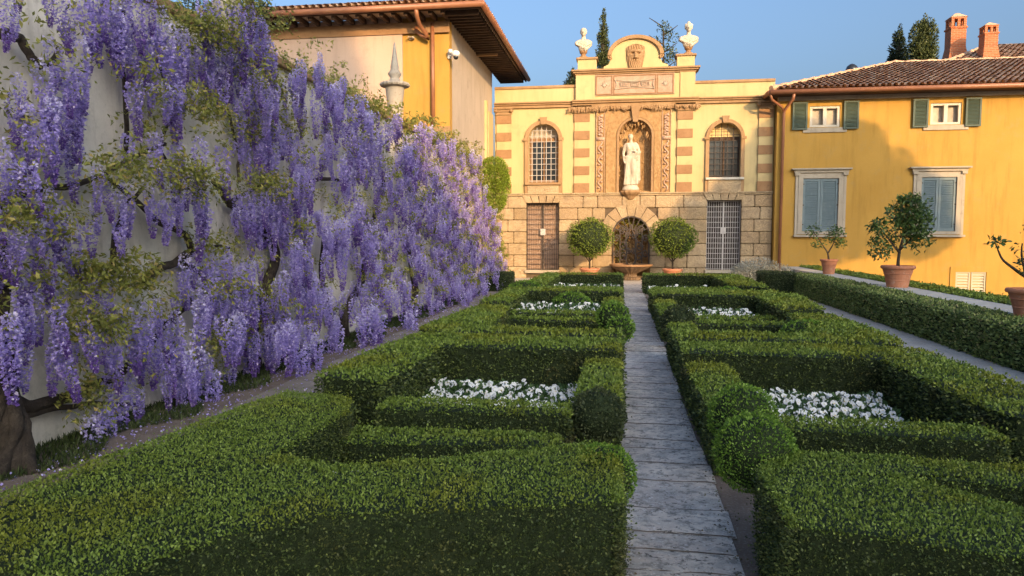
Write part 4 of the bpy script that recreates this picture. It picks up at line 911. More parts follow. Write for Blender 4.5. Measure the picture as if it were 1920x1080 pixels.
def chimney(px, w, zb_, zt_, Y, label):
    x = atY(px, 80, Y)[0]; r = empty('chimney', (x, Y, zb_), None, None); r.parent = hs; r.location = (x-5.5, Y-YH, zb_+1.3); h = zt_-zb_; r['label'] = label
    mb = MB(); mb.hexa([(-w*.75,-w*.75,-.6),(w*.75,-w*.75,-.6),(w*.75,w*.75,-.6),(-w*.75,w*.75,-.6),(-w/2,-w/2,.35),(w/2,-w/2,.35),(w/2,w/2,.35),(-w/2,w/2,.35)]); mb.box(-w/2,w/2,-w/2,w/2,.352,h*.62)
    mb.box(-w*.56,w*.56,-w*.56,w*.56,h*.62+.002,h*.62+.07)
    for sx in (-1, 0, 1):
        for sy in (-1, 0, 1):
            if sx or sy: mb.box(sx*w*.4-w*.09, sx*w*.4+w*.09, sy*w*.4-w*.09, sy*w*.4+w*.09, h*.62+.072, h*.84)
    mb.box(-w*.5,w*.5,-w*.5,w*.5,h*.84+.002,h*.88); mb.build('shaft', M['brick'], r)
    mb = MB(); mb.hexa([(-w*.56,-w*.56,h*.882),(w*.56,-w*.56,h*.882),(w*.56,w*.56,h*.882),(-w*.56,w*.56,h*.882),(-w*.12,-w*.12,h),(w*.12,-w*.12,h),(w*.12,w*.12,h),(-w*.12,w*.12,h)]); mb.build('chimney_cap', M['tile'], r)
chimney(1791, .62, 9.55, atY(1790, 26, 35)[1], 35, 'taller brick chimney'); chimney(1853, .52, 9.2, atY(1855, 43, 33.6)[1], 33.6, 'shorter brick chimney')
x_, z_ = atY(1597, 132, 33); mb = MB(); mb.lathe([(.25,-.1),(.25,.05),(.2,.17),(.1,.25),(.02,.28)], n=16); r = mb.build('skylight_dome', M['dark_glass'], hs, smooth=True); r.location = (x_-5.5, 33-YH, z_+1.3)

# left pale house
YA = 21.0; XS = -5.08; ha = empty('pale_house', (XS, YA, 0), 'pale plaster house with deep rafter eaves behind the wisteria wall', 'building')
def A_(o): o.location = (-XS, -YA, 0); return o
za = 8.0; xb_ = atY(755, 60, YA)[0]
mb = MB(); mb.box(-14, xb_, YA-.06, YA+.3, 0, za+.05); A_(mb.build('front_wall', M['white_plaster'], ha))
mb = MB(); mb.box(xb_+.002, XS, YA, YA+.3, 0, za+.05); A_(mb.build('corner_wall', M['ochre'], ha))
mb = MB(); mb.box(xb_+.002, XS+.03, YA-.05, YA-.002, 0, atY(800, 238, YA)[1], .01); A_(mb.build('plinth', M['trim'], ha))
mb = MB(); mb.box(XS-.3, XS+.0, YA+.302, YF-.02, 0, za+.05); A_(mb.build('side_wall', M['side_plaster'], ha))
mb = MB(); y0_, z0_ = atX(911, 190, XS+.02); mb.box(XS+.001, XS+.1, y0_-.2, y0_, 3.2, z0_); mb.box(XS+.002, XS+.07, y0_+.35, YF-.15, 3, z0_-.3); A_(mb.build('corner_pier', M['cream'], ha))
eo = 1.08; ye = YA-.85; slp = .32; xr = XS+eo
mb = MB(); mb.add([(-14,ye,za+.15),(xr,ye,za+.15),(xr-6.5,ye+6.5,za+.15+6.5*slp),(-14,ye+6.5,za+.15+6.5*slp)], [(0,1,2,3)])
mb.add([(xr,ye,za+.15),(xr,YF+2,za+.15),(xr-6.5,YF+2-2,za+.15+6.5*slp),(xr-6.5,ye+6.5,za+.15+6.5*slp)], [(0,1,2,3)]); rfa = A_(mb.build('roof', M['tile'], ha))
mb = MB(); tile_slope(mb, (-14, ye-.05, za+.16), (1,0,0), (0,1,slp), 14+xr, 3.4, lambda u, v: u < 14+xr-v*.95)
tile_slope(mb, (xr+.04, ye, za+.16), (0,1,0), (-1,0,slp), YF+2-ye, 3.4, lambda u, v: u > v*.95)
mb.build('roof_tile', M['tile'], rfa)
mb = MB(); mb.box(-14, xr-.06, ye+.06, YA-.065, za+.055, za+.09); mb.box(XS+.003, xr-.06, YA-.06, YF+2, za+.055, za+.09); A_(mb.build('soffit', M['soffit'], ha))
mb = MB(); y = ye+.3
while y < YF+1.9: mb.box(XS+.004, xr-.1, y, y+.11, za-.09, za+.053, .01); y += .29
x = -13.8
while x < XS: mb.box(x, x+.11, ye+.12, YA-.066, za-.09, za+.053, .01); x += .36
A_(mb.build('rafters', M['wood'], ha))
mb = MB(); mb.box(-14, xr-.02, ye+.0, ye+.05, za-.02, za+.12); mb.box(xr-.05, xr, ye+.052, YF+2, za-.02, za+.12); A_(mb.build('fascia', M['wood'], ha))
mb = MB(); mb.tube([(-14, ye-.07, za+.08), (xr+.1, ye-.07, za+.08)], .085, 10); mb.tube([(xr+.08, ye-.1, za+.085), (xr+.08, YF+2.05, za+.085)], .085, 10); A_(mb.build('gutter', M['copper'], ha, smooth=True))
mb = MB(); mb.box(-14, XS+.03, YA-.1, YA-.063, za-.42, za-.1); A_(mb.build('eaves_band', M['brown_stone'], ha))
xq = atY(811, 100, YA-.1)[0]; mb = MB(); mb.tube([(xq,YA-.09,za-.15),(xq,YA-.09,atY(811,236,YA-.1)[1])], .06, 10); A_(mb.build('downpipe', M['copper'], ha, smooth=True))
def ap(px, py, y): x, z = atY(px, py, y); return (x, y, z)
mb = MB(); mb.tube([ap(780,14,ye-.05), ap(781,28,ye), ap(786,45,YA-.5), ap(799,64,YA-.25), ap(803,72,YA-.2), ap(790,66,YA-.18), ap(781,58,YA-.12), ap(781,50,YA-.1)], .062, 10); A_(mb.build('gutter_outlet', M['copper'], ha, smooth=True))
mb = MB(); yb_, zb2 = atX(893, 100, XS); mb.box(XS+.01, XS+.75, yb_-.08, yb_+.1, zb2-.1, zb2+.1, .02); mb.box(XS+.01, XS+.35, yb_-.1, yb_+.12, zb2+.102, zb2+.25, .02); A_(mb.build('roof_beam', M['trim'], ha))
# camera / lamp on the corner
xl, zl = atY(849, 105, YA-.1); lm = empty('security_camera', (xl, YA-.05, zl), 'white security camera with spotlight fixed on the corner of the pale house', 'camera')
mb = MB(); mb.box(-.16,-.06,-.02,.05,-.06,.14,.01); mb.tube([(-.1,-.02,.0),(.02,-.12,.02),(.1,-.16,.0)], .025, 8); mb.build('bracket', M['camera_white'], lm)
mb = MB(); mb.lathe([(.05,-.06),(.11,-.03),(.12,.04),(.09,.1),(.03,.12)], (.12,-.18,.0), 16); mb.box(-.12,.0,-.16,-.03,.06,.18,.015); mb.build('housing', M['camera_white'], lm, smooth=True)
mb = MB(); mb.ell((.12,-.18,-.07), (.075,.075,.07)); mb.build('lens_dome', M['dark_glass'], lm, smooth=True)
xl, zl = atY(771, 71, YA-.1); lm = empty('wall_bracket', (xl, YA-.05, zl), 'small white bracket light beside the gutter outlet on the pale house', 'lamp')
mb = MB(); mb.box(-.07,.07,-.02,.05,-.04,.04,.01); mb.tube([(0,-.02,0),(-.06,-.1,.03),(-.08,-.14,-.02)], .02, 8); mb.ell((.06,-.09,0), (.05,.05,.04)); mb.build('fitting', M['sill'], lm)

# ------------------------------------------------------------------ garden wall with wisteria
WX = -4.62; gw = empty('garden_wall', (WX, 12, 0), 'tall weathered plaster garden wall behind the wisteria', 'wall')
mb = MB(); mb.box(WX-.4, WX, -3, YA-.15, 0, 3.96); o = mb.build('wall_face', M['garden_plaster'], gw); o.location = (-WX, -12, 0)
mb = MB(); mb.box(WX-.46, WX+.07, -3, YA-.17, 3.962, 4.02, .008); mb.box(WX-.42, WX+.02, -3, YA-.17, 4.022, 4.10, .02); o = mb.build('coping', M['trim'], gw); o.location = (-WX, -12, 0)
def urn(Y, label, s=1.0):
    r = empty('urn', (WX-.12, Y, 4.10), label, 'urn', 'stone urns on the garden wall coping')
    b = MB(); b.lathe([(.14,0),(.14,.04),(.12,.07),(.12,.1),(.15,.2),(.17,.4),(.195,.6),(.20,.66)], n=28); b.build('vase', M['urn_stone'], r, smooth=False)
    b = MB(); b.lathe([(.21,.662),(.29,.68),(.31,.71),(.29,.75),(.21,.77)], n=36, flute=.03); b.build('rim', M['urn_stone'], r)
    b = MB(); b.lathe([(.17,.772),(.12,.80),(.09,.86),(.13,.91),(.14,.95),(.10,1.0),(.08,1.04),(.09,1.08),(.075,1.14),(.05,1.3),(.03,1.46),(.01,1.58)], n=20); b.build('finial', M['urn_stone'], r, smooth=True)
    r.scale = (s, s, s)
urn(14.75, 'pale stone urn with a tall finial on the coping before the yellow wall'); urn(8.25, 'pale stone urn cut by the top edge, above golden wisteria leaves')

# wisteria
def raceme(nf, L, R, fs, seed):
    rg = np.random.default_rng(seed); t = rg.random(nf)**.85; prof = np.where(t < .18, .55+t/.18*.45, (1-(t-.18)/.82)**.75+.1)
    a = rg.random(nf)*2*PI; rr = R*prof*(.55+.45*rg.random(nf)); P = np.stack([rr*np.cos(a)+.02*np.sin(t*4+seed), rr*np.sin(a), -t*L], 1)
    N_ = np.stack([np.cos(a), np.sin(a), np.full(nf, .25)], 1); V1, _ = leaf_quads(P, N_, fs*1.05, fs*1.0, .55, .4, rg)
    V2, _ = leaf_quads(P+N_*fs*.3, N_+np.array([0, 0, -.9]), fs*.8, fs*.6, .5, .3, rg)
    V = np.concatenate([V1, V2]); tone = np.repeat(np.concatenate([t, t+.15]), 4)*.55
    return V, tone*1.45+((seed*37) % 10)*.035-.1
RN = [raceme(330, .56, .066, .024, s) for s in range(6)]+[raceme(170, .36, .052, .023, s+50) for s in range(2)]
RF = [raceme(110, .48, .062, .032, s+20) for s in range(5)]
def rmesh(v, t): me = np_mesh('flower_cluster', v, np.arange(len(v)).reshape(-1, 4), None, t); me.materials.append(M['wist']); return me
RM = [rmesh(*q) for q in RN]; RMF = [rmesh(*q) for q in RF]
moundsN = [(20,0,60,120,0),(100,-30,60,110,0),(150,55,45,95,0),(105,120,55,170,.1),(40,175,65,150,.3),(10,290,50,130,0),(95,240,30,90,0),(165,120,28,190,0),(215,-40,35,110,0),(255,0,40,140,0),(300,-20,45,120,0),(335,45,32,170,.2),(395,58,50,30,1),(400,75,50,80,.3),(355,120,22,100,0),
 (460,20,60,90,.6),(440,90,30,60,.3),(505,80,28,70,0),(280,150,26,50,.5),(300,185,18,30,0),(390,205,45,50,1),(385,255,50,80,0),(350,330,62,60,1),(360,370,60,90,0),(215,320,50,60,1),(225,360,40,90,0),(185,400,26,100,.2),(45,410,60,80,.9),(130,430,36,110,.2),(20,390,30,90,0),
 (60,520,85,150,.2),(110,570,50,130,0),(30,600,50,110,0),(190,520,60,60,1),(265,520,60,50,1),(150,600,40,70,.7),(285,560,48,90,.2),(325,590,45,110,.1),(205,620,50,60,1),(255,670,26,100,0),(285,710,18,60,0),(185,740,34,50,1),(190,765,30,70,0),(235,765,22,60,0),(340,650,30,110,0),(375,650,30,110,0),
 (415,540,60,110,.2),(425,465,48,90,.4),(470,480,40,90,0),(510,350,50,80,.6),(545,360,50,90,.4),(450,630,34,40,1),(450,685,22,45,0),(400,690,20,60,0),(520,610,50,70,.6),(500,560,50,90,.2),(300,240,30,60,.3),(90,350,50,70,.1),(60,440,40,90,0),(510,170,45,80,.4),(540,230,50,90,.3),(500,250,40,60,.5),(470,130,40,70,.3)]
wroots = [empty('wisteria', (WX+.3, y, 0), l, 'wisteria', 'wisteria plants trained on the garden wall') for y, l in
          ((4.9, 'nearest wisteria, with gnarled trunk at the left edge of the picture'), (9.5, 'middle wisteria climbing the wall, below the golden leaves'), (16.2, 'farthest wisteria, its blossom pink at the top before the pale house'))]
clus = [[], [], []]; leafP = [[], [], []]
def put(Y, z, x, far, s):
    k = 0 if Y < 7.0 else (1 if Y < 12.0 else 2); clus[k].append((Y, z, x, far, s))
r_ = random.Random(11)
for (px, py, hw, L, lf) in moundsN:
    Yc, zc_ = atX(px, py, -4.2); _, zb_ = atX(px, py+L, -4.2); Y0, _ = atX(px-hw, py, -4.2); Y1, _ = atX(px+hw, py, -4.2)
    wid = abs(Y1-Y0); hl = abs(zc_-zb_); rl = .40; nr_ = max(1, round((hl-.1)/.27)) if hl > .25 else 1
    dep = r_.uniform(.15, .5)
    n_ = max(2, int(wid/.135))
    k = 0 if Yc < 7 else 1
    if lf < 1 or L >= 60:
        for j in range(nr_):
            for i in range(n_):
                if r_.random() < .10: continue
                y = Yc-wid/2+wid*(i+.5)/n_+r_.uniform(-.04, .04); z = zc_-j*.26+r_.uniform(-.07, .05)
                edge = abs((i+.5)/n_*2-1); z -= edge*.06
                if z-.32 < zb_-.12: z = max(z, zb_+.3)
                put(y, z, WX+.12+dep*(1-edge*.5)*r_.uniform(.6, 1.05), 0, r_.uniform(.6, 1.12))
    nl = int(wid*(20+150*lf)); 
    for i in range(nl): leafP[k].append((WX+.1+dep*r_.uniform(.5, 1.3), Yc+r_.gauss(0, wid*.27), zc_+r_.gauss(.03, .09)))
nfar = 0
gaps = [(600,340,34,22),(470,150,18,25),(590,130,8,10),(610,645,30,35),(600,580,18,14),(340,400,0,0),(700,180,10,10)]
def topx(Y, z, x):
    d = Vector((x, Y, z-EYE)); u = d.x*math.cos(YAW)+d.y*math.sin(YAW); dep = -d.x*math.sin(YAW)+d.y*math.cos(YAW)
    return 960+FPX*u/dep, 540-FPX*(d.z/dep+math.tan(PITCH))
def mound(Y, z, x, rad, n, far, lf, k):
    for q in range(n):
        a = r_.uniform(-1, 1); b = r_.random(); y = Y+a*rad; xx = x+math.sqrt(max(0, 1-a*a))*(.05+.22*b)
        put(y, z-.16*a*a-.05-.26*(1-b)*r_.random()+r_.uniform(-.03, .03), xx, far, r_.uniform(.55, 1.18))
    for q in range(int(lf)):
        a = r_.gauss(0, .38); leafP[k].append((x+.05+r_.uniform(0, .28), Y+a*rad, z+.07-.12*a*a+r_.gauss(0, .025)))
Y = 7.5; row = 0
while Y < 23.2:
    stp = .40 if Y < 13 else .47; z = 4.05-(row % 2)*.22
    while z > .42:
        yy = Y+r_.uniform(-.14, .14); zz = z+r_.uniform(-.09, .09); x = WX+.08+r_.random()*.30+(.2*math.sin(yy*2.1+zz*1.7)**2)+max(0, 1.3-zz)*.35; z -= .44
        if yy > 21:
            if zz > 3.6-(yy-21)*.8: continue
            x += .15
        px, py = topx(yy, zz-.15, x)
        if px < 515 or any(a and ((px-a_)/a)**2+((py-b_2)/c_)**2 < 1 for a_, b_2, a, c_ in gaps): continue
        g_ = noise.noise(Vector((yy*.9, zz*1.1, 5)))
        if g_ > .20 and yy < 14: continue
        leafy = max(0, noise.noise(Vector((yy*1.3, zz*1.4, 1))))
        mound(yy, zz, x, r_.uniform(.2, .36), r_.randint(4, 7) if yy < 15 else r_.randint(4, 7), 0 if yy < 10 else 1, 7+26*leafy, 1 if yy < 12 else 2)
    Y += stp; row += 1
for i in range(int(200)):
    Y = r_.uniform(6, 22)
    if Y < 9.5 and r_.random() < .7: continue
    k = 0 if Y < 7 else (1 if Y < 12 else 2)
    for q in range(8): leafP[k].append((WX+r_.uniform(-.1, .35), Y+r_.gauss(0, .1), 3.98+r_.gauss(.02, .09)-(max(0, Y-21)*.5)))
for k, root in enumerate(wroots):
    L = sorted(clus[k], key=lambda c: (c[0]**2+(c[2])**2)-c[2]*8); vis = L[:95]; rest = L[95:]; rl = root.location
    for (Y, z, x, far, s) in vis:
        o = bpy.data.objects.new('flower_cluster', (RMF if far else RM)[r_.randrange(5 if far else 8)]); C.objects.link(o); o.parent = root
        o.location = (x-rl.x, Y-rl.y, z); o.rotation_euler = (r_.uniform(-.12,.12), r_.uniform(-.18,.05), r_.uniform(0, 6.28)); o.scale = (s*1.05, s*1.05, s)
    Vs = []; Ts = []
    for (Y, z, x, far, s) in rest:
        v, t = (RF if far else RN)[r_.randrange(5 if far else 8)]; a = r_.uniform(0, 6.28); ca, sa = math.cos(a), math.sin(a)
        w = v*s; w = np.stack([w[:,0]*ca-w[:,1]*sa+w[:,2]*r_.uniform(-.12,.12), w[:,0]*sa+w[:,1]*ca+w[:,2]*r_.uniform(-.1,.1), w[:,2]], 1)+np.array([x-rl.x, Y-rl.y, z]); Vs.append(w); Ts.append(t)
    if Vs:
        V = np.concatenate(Vs); me = np_mesh('flower_clusters', V, np.arange(len(V)).reshape(-1, 4), None, np.concatenate(Ts)); o = link_mesh('flower_clusters', me, M['wist'], root); o['kind'] = 'stuff'
    P = np.array(leafP[k])
    n_ = 5; d = np.repeat(P, n_, 0)+rng.normal(0, .03, (len(P)*n_, 3)); Nn = rng.normal(0, .7, d.shape)+np.array([.5, 0, -.45])
    V, Fq = leaf_quads(d-np.array([rl.x, rl.y, 0]), Nn, 0.052 if k < 2 else .07, .022 if k < 2 else .03, .35); link_mesh('foliage', np_mesh('foliage', V, Fq), M['wleaf'], root)
def wig(pts, r0, r1, mb, seed=1, amp=.05, n=7, sides=8):
    rr = random.Random(seed); P = [Vector(p) for p in pts]; out = []; 
    for a, b in zip(P, P[1:]):
        for t in range(n): out.append(a.lerp(b, t/n)+Vector((rr.uniform(-1,1)*amp*.4, rr.uniform(-1,1)*amp, rr.uniform(-1,1)*amp)))
    out.append(P[-1])
    for _ in range(2): out = [out[0]]+[(out[i-1]+out[i]*2+out[i+1])/4 for i in range(1, len(out)-1)]+[out[-1]]
    m_ = len(out); mb.tube(out, [r0+(r1-r0)*i/(m_-1) for i in range(m_)], sides)
def wp(px, py, x=-4.5): y, z = atX(px, py, x); return (x, y, z)
wb = [MB(), MB(), MB()]
tr0 = wp(-10, 880, -4.2)
wig([wp(25,890,-4.3),wp(22,820,-4.35),wp(10,740,-4.4),wp(-5,640,-4.42),wp(5,520,-4.45),wp(-15,380,-4.45)], .085, .045, wb[0], 2, .035, sides=12)
for q in range(4):
    base = [wp(25,890,-4.3),wp(22,820,-4.35),wp(10,740,-4.4),wp(-5,640,-4.42)]; pts = []
    for t in range(13):
        u = t/12*3; i0 = min(2, int(u)); p = Vector(base[i0]).lerp(Vector(base[i0+1]), u-i0); an = q*1.57+t*.2+.25*math.sin(t*.9+q); rr = .085-.02*t/12+.018*math.sin(t*1.7+q*2)
        if t == 0: rr = .16
        pts.append((p.x+rr*math.cos(an), p.y+rr*math.sin(an), p.z))
    wb[0].tube(pts, [.042+.010*math.sin(t*1.3+q*2.1) for t in range(13)], 9)
wig([wp(45,885,-4.25),wp(45,830,-4.3),wp(30,790,-4.33)], .075, .06, wb[0], 3, .02, sides=10)
for pts, a, b in (([(10,750),(60,765),(140,740),(230,700),(300,620),(360,560)], .055, .03), ([(20,790),(90,770),(170,755),(260,760)], .03, .015), ([(0,60),(40,75),(60,110),(80,130),(110,90)], .04, .02), ([(0,380),(80,355),(150,345),(240,300),(310,270)], .03, .02),
                  ([(270,520),(320,495),(360,470),(350,440),(300,420),(240,365),(190,330)], .045, .02), ([(345,500),(400,520),(440,570)], .035, .02), ([(210,520),(215,440),(235,380),(270,350)], .03, .015), ([(340,490),(390,460),(430,465)], .025, .015),
                  ([(237,300),(233,200),(228,110),(232,20)], .022, .018), ([(300,130),(330,200),(300,280),(320,310)], .025, .012)):
    wig([wp(*q) for q in pts], a, b, wb[0], int(a*1000), .03)
for pts, a, b in (([(480,700),(470,620),(500,540),(520,480),(490,420),(430,380),(400,340)], .09, .03), ([(430,380),(470,360),(520,330)], .03, .015), ([(445,345),(450,290),(430,210),(400,120)], .02, .014), ([(410,200),(440,140),(430,60)], .025, .012), ([(640,690),(650,640),(620,600),(600,520),(610,430)], .06, .03), ([(620,600),(590,570),(560,500)], .03, .02), ([(560,350),(600,330),(650,345),(700,300)], .035, .02)):
    wig([wp(*q) for q in pts], a, b, wb[1], int(a*1000), .04)
for pts, a, b in (([(680,700),(655,650),(640,600),(680,520),(700,420),(720,330)], .1, .04), ([(770,600),(780,540),(760,450),(800,360)], .09, .04), ([(850,560),(845,480),(860,400)], .08, .04)):
    wig([wp(*q) for q in pts], a, b, wb[2], int(a*1000), .06)
for k in range(3):
    o = wb[k].build('trunk', M['bark'], wroots[k], smooth=True); o.location = (-wroots[k].location.x, -wroots[k].location.y, 0)
# grass along the wall foot, fallen petals
P = np.stack([rng.uniform(-4.6, -3.95, 26000), rng.uniform(3.6, 22, 26000), np.zeros(26000)], 1); P[:, 0] = -4.6+np.abs(P[:, 0]+4.6)*(.55+.45*np.sin(P[:, 1]*2.3)**2); V, Fq = leaf_quads(P, np.tile([0, 0, 1.], (len(P), 1)), .07, .012, .4)
tag(link_mesh('grass', np_mesh('grass', V, Fq), M['grass']), 'short rough grass along the foot of the wisteria wall', 'grass', kind='stuff')
k = 2600; P = np.stack([-4.3+np.abs(rng.normal(0, .55, k)), rng.uniform(3.6, 20, k), np.full(k, .02)], 1); V, Fq = leaf_quads(P, rng.normal(0, 1, (k, 3))*np.array([1, 1, .1]), .022, .018, .1)
tag(link_mesh('fallen_petals', np_mesh('fallen_petals', V, Fq, None, np.full(len(V), .3)), M['wist']), 'fallen wisteria petals strewn over the gravel walk', 'petals', kind='stuff')

k = 1500; P = np.stack([rng.choice([0, 1], k)*.62+rng.normal(0, .045, k)+.01, 2.8+rng.random(k)**1.6*18, np.full(k, .02)], 1); V, Fq = leaf_quads(P, rng.normal(0, 1, (k, 3))*np.array([1, 1, .25]), .018, .012, .1)
tag(link_mesh('leaf_litter', np_mesh('leaf_litter', V, Fq), M['litter']), 'small dry leaves and clippings along the edges of the stone path', 'leaf litter', kind='stuff')
# ------------------------------------------------------------------ right terrace wall, pots
mb = MB(); mb.box(5.52, 6.08, 1.5, 26.5, 0, .5); tw = mb.build('wall_face', M['garden_plaster']); te = empty('low_wall', (5.8, 14, 0), 'low wall with pale stone coping carrying the potted lemon trees', 'wall'); tw.parent = te; tw.location = (-5.8, -14, 0)
mb = MB(); y = 1.5
while y < 26.4: mb.box(5.5, 6.09, y, min(y+1.3, 26.5)-.01, .502, .585, .012); y += 1.3
o = mb.build('coping', M['grey_stone'], te); o.location = (-5.8, -14, 0)
def pot(parent, R, Hh, z0=0):
    b = MB(); b.lathe([(R*.62,0),(R*.64,.02),(R*.70,Hh*.3),(R*.73,Hh*.32),(R*.72,Hh*.36),(R*.80,Hh*.6),(R*.84,Hh*.62),(R*.83,Hh*.66),(R*.9,Hh*.84),(R*1.0,Hh*.86),(R*1.03,Hh*.93),(R*1.0,Hh),(R*.9,Hh),(R*.86,Hh*.9),(R*.1,Hh*.88)], (0,0,z0), 28)
    return b.build('pot', M['terracotta'], parent, smooth=False)
def citrus(loc, R, Hh, label, branches, blobs, size, dens):
    r = empty('potted_lemon_tree', loc, label, 'potted tree', 'lemon trees in terracotta pots on the low wall'); pot(r, R, Hh)
    mb = MB()
    for i, (pts, a, b) in enumerate(branches): wig(pts, a, b, mb, i+5, .02, 4, 8)
    mb.build('trunk', M['bark'], r, smooth=True); crown(r, blobs, size, 'citrus', dens, shell=.15, spread=.8, asp=.45, drop=.3); return r
z_ = .585
citrus((5.80,21.6,z_), .235, .42, 'small sparse lemon tree in a terracotta pot, farthest along the low wall',
       [([(0,0,.3),(-.03,0,.6),(-.2,0,.85),(-.45,.02,1.2)], .03, .01), ([(-.03,0,.6),(.1,0,.85),(.15,0,1.1)], .022, .008)],
       [(-.42,0,1.22,.22,.2,.2),(-.15,0,1.05,.28,.25,.22),(.15,.0,1.1,.26,.25,.25),(.3,0,.85,.15,.2,.12),(-.3,0,.85,.2,.2,.12)], .085, .8)
citrus((5.80,16.4,z_), .33, .46, 'large bushy lemon tree in a terracotta pot, middle of the three on the low wall',
       [([(0,0,.3),(0,0,.65),(.05,0,.95),(.15,0,1.5)], .04, .015), ([(.0,0,.75),(-.2,0,1.0),(-.35,0,1.2)], .025, .01), ([(.03,0,.8),(.25,0,1.05),(.4,.0,1.3)], .025, .01)],
       [(-.05,0,1.15,.5,.4,.32),(.15,0,1.55,.42,.38,.3),(-.35,0,.85,.25,.3,.25),(.35,0,1.75,.25,.3,.25),(.45,0,1.0,.22,.25,.3),(-.45,0,1.3,.2,.25,.15),(.1,0,1.85,.2,.2,.12),(.35,0,1.35,.3,.3,.3)], .095, 1.25)
citrus((5.52,10.75,z_), .30, .38, 'dark lemon tree with a long bare side branch, potted at the right edge',
       [([(0,0,.3),(-.02,0,.5),(-.18,0,.62),(-.38,0,.75),(-.48,0,.98)], .035, .008), ([(-.02,0,.45),(.1,0,.7),(.15,0,1.0),(.1,0,1.25)], .03, .01), ([(-.05,0,.5),(-.15,0,.8),(-.15,0,1.0)], .02, .008)],
       [(-.47,0,1.02,.12,.14,.06),(-.16,0,1.0,.13,.15,.16),(-.05,0,.72,.17,.2,.14),(.12,0,.95,.18,.2,.22),(.16,0,1.28,.14,.18,.12),(-.1,0,1.22,.07,.1,.06),(.25,0,.75,.14,.2,.16)], .075, .9)
# potted ball topiary beside the fountain
def pball(px, label, s):
    x = atY(px, 446, 26.4)[0]; r = empty('potted_topiary', (x, 26.4, 0), label, 'potted tree', 'ball topiary in pots either side of the fountain'); pot(r, .36, .48, 0)
    mb = MB(); wig([(0,0,.4),(.0,0,.75),(-.02,0,1.1)], .035, .03, mb, 3, .01, 4); wig([(0,0,.7),(-.15,0,.9),(-.25,0,1.1)], .02, .012, mb, 4, .01, 4); wig([(0,0,.72),(.14,0,.9),(.22,0,1.1)], .02, .012, mb, 5, .01, 4); mb.build('trunk', M['bark'], r, smooth=True)
    ball((0, 0, 1.58), .8*s, None, 'laurel_lit', .06, root=r, sz=.86, wavy=.09)
pball(1106, 'lit ball topiary in a pot left of the fountain', .97); pball(1262, 'shaded ball topiary in a pot right of the fountain', .98)
# pale stone plinths under the pots are part of the forecourt; silver shrub
x, z = atY(1428, 520, 24); sh = empty('silver_shrub', (x, 24.6, 0), 'low silvery grey shrub in front of the right gate', 'shrub'); crown(sh, [(0,0,.5,.75,.5,.42),(.5,-.1,.4,.6,.4,.35),(-.45,0,.4,.45,.4,.35),(.95,-.1,.3,.4,.3,.25)], .06, 'silver', 1.6, shell=.3, asp=.35)
ti = empty('clipped_bay_tree', (-4.72, 26.3, 0), 'tall bright green clipped bush at the left end of the facade', 'tree')
mb = MB(); wig([(-.2,0,0),(-.15,0,1.4),(0,0,2.6)], .06, .05, mb, 2, .02); mb.build('trunk', M['bark'], ti, smooth=True)
crown(ti, [(-.02,0,3.9,.55,.5,.62),(-.05,0,3.1,.5,.5,.6),(.0,0,3.5,.58,.5,.7)], .07, 'lime', 2.2, shell=.8, spread=.6)
iv = empty('ivy', (-4.65, 25.6, 0), 'yellow-green ivy rising behind the far end of the wisteria', 'plant'); crown(iv, [(0,0,.5,.45,.4,.5),(.05,0,1.2,.35,.4,.6),(-.2,0,2.0,.35,.35,.5)], .08, 'wleaf', 1.2, shell=.5)

# ------------------------------------------------------------------ trees beyond
def spire(px, ptop, pbase, Y, w, label, mat='cypress', size=.13, name='cypress_tree', cat='tree', lean=0, group='cypress trees behind the villa'):
    x, zt = atY(px, ptop, Y); _, zb = atY(px, pbase, Y); r = empty(name, (x, Y, 0), label, cat, group); mb = MB(); mb.tube([(0,0,0),(0,0,(zb+zt)/2),(lean,0,zt-.3)], [.2,.12,.02], 8); mb.build('trunk', M['bark'], r)
    n = 12; bl = []
    for k in range(n):
        t = k/(n-1); z = zb-1.5+(zt-zb+1.3)*t; ww = w*(1-t)**.75*(1+.12*math.sin(k*2.7))+.08; bl.append((lean*t+.05*math.sin(k*3), 0, z, ww, ww, (zt-zb+1.5)/n*1.0))
    crown(r, bl, size, mat, 3.0, shell=.35, asp=.4, spread=.6, up=.8); return r
spire(1131, 22, 130, 42, .48, 'slender cypress rising just left of the curved gable', size=.13)
spire(1072, 128, 165, 44, .8, 'dark cypress tip showing above the parapet left of the gable', 'dark_tree', .14)
spire(1686, 50, 135, 45, .85, 'darker and shorter of the two broad cypresses above the ochre house roof', 'dark_tree', .16)
t_ = spire(1733, 30, 132, 43, .8, 'taller, lighter green of the two broad cypresses above the ochre house roof', 'cypress', .15)
x, zt = atY(1732, 45, 43); bl = [(-.28,0,zt-1.0,.42,.5,1.1),(.28,0,zt-.9,.42,.5,1.1),(0,0,zt-2.1,.75,.7,1.5)]; crown(t_, bl, .15, 'cypress', 2.6, name='crown', shell=.35, asp=.4, spread=.6, up=.8)
x, z = atY(1243, 90, 40); tr = empty('broadleaf_tree', (x, 40, 0), 'open leafy tree behind the right side of the curved gable', 'tree'); mb = MB(); wig([(0,0,0),(.1,0,6),(0,0,z+1)], .2, .04, mb, 4, .06)
for k in range(7): zz = z-1.6+k*.45; s = 1 if k % 2 else -1; wig([(0,0,zz),(s*.4,0,zz+.25),(s*.75,0,zz+.5)], .04, .015, mb, k, .04, 3)
mb.build('trunk', M['bark'], tr)
crown(tr, [(0,0,z+.9,.35,.4,.5),(.5,0,z+.5,.35,.4,.4),(-.45,0,z+.3,.35,.4,.3),(.1,0,z-.3,.6,.5,.5),(.6,0,z-.7,.4,.4,.4),(-.2,0,z-1.2,.7,.5,.5),(.4,0,z-1.6,.8,.5,.5),(-.9,0,z+.35,.22,.3,.12)], .14, 'cypress', .75, shell=.2, drop=.4)
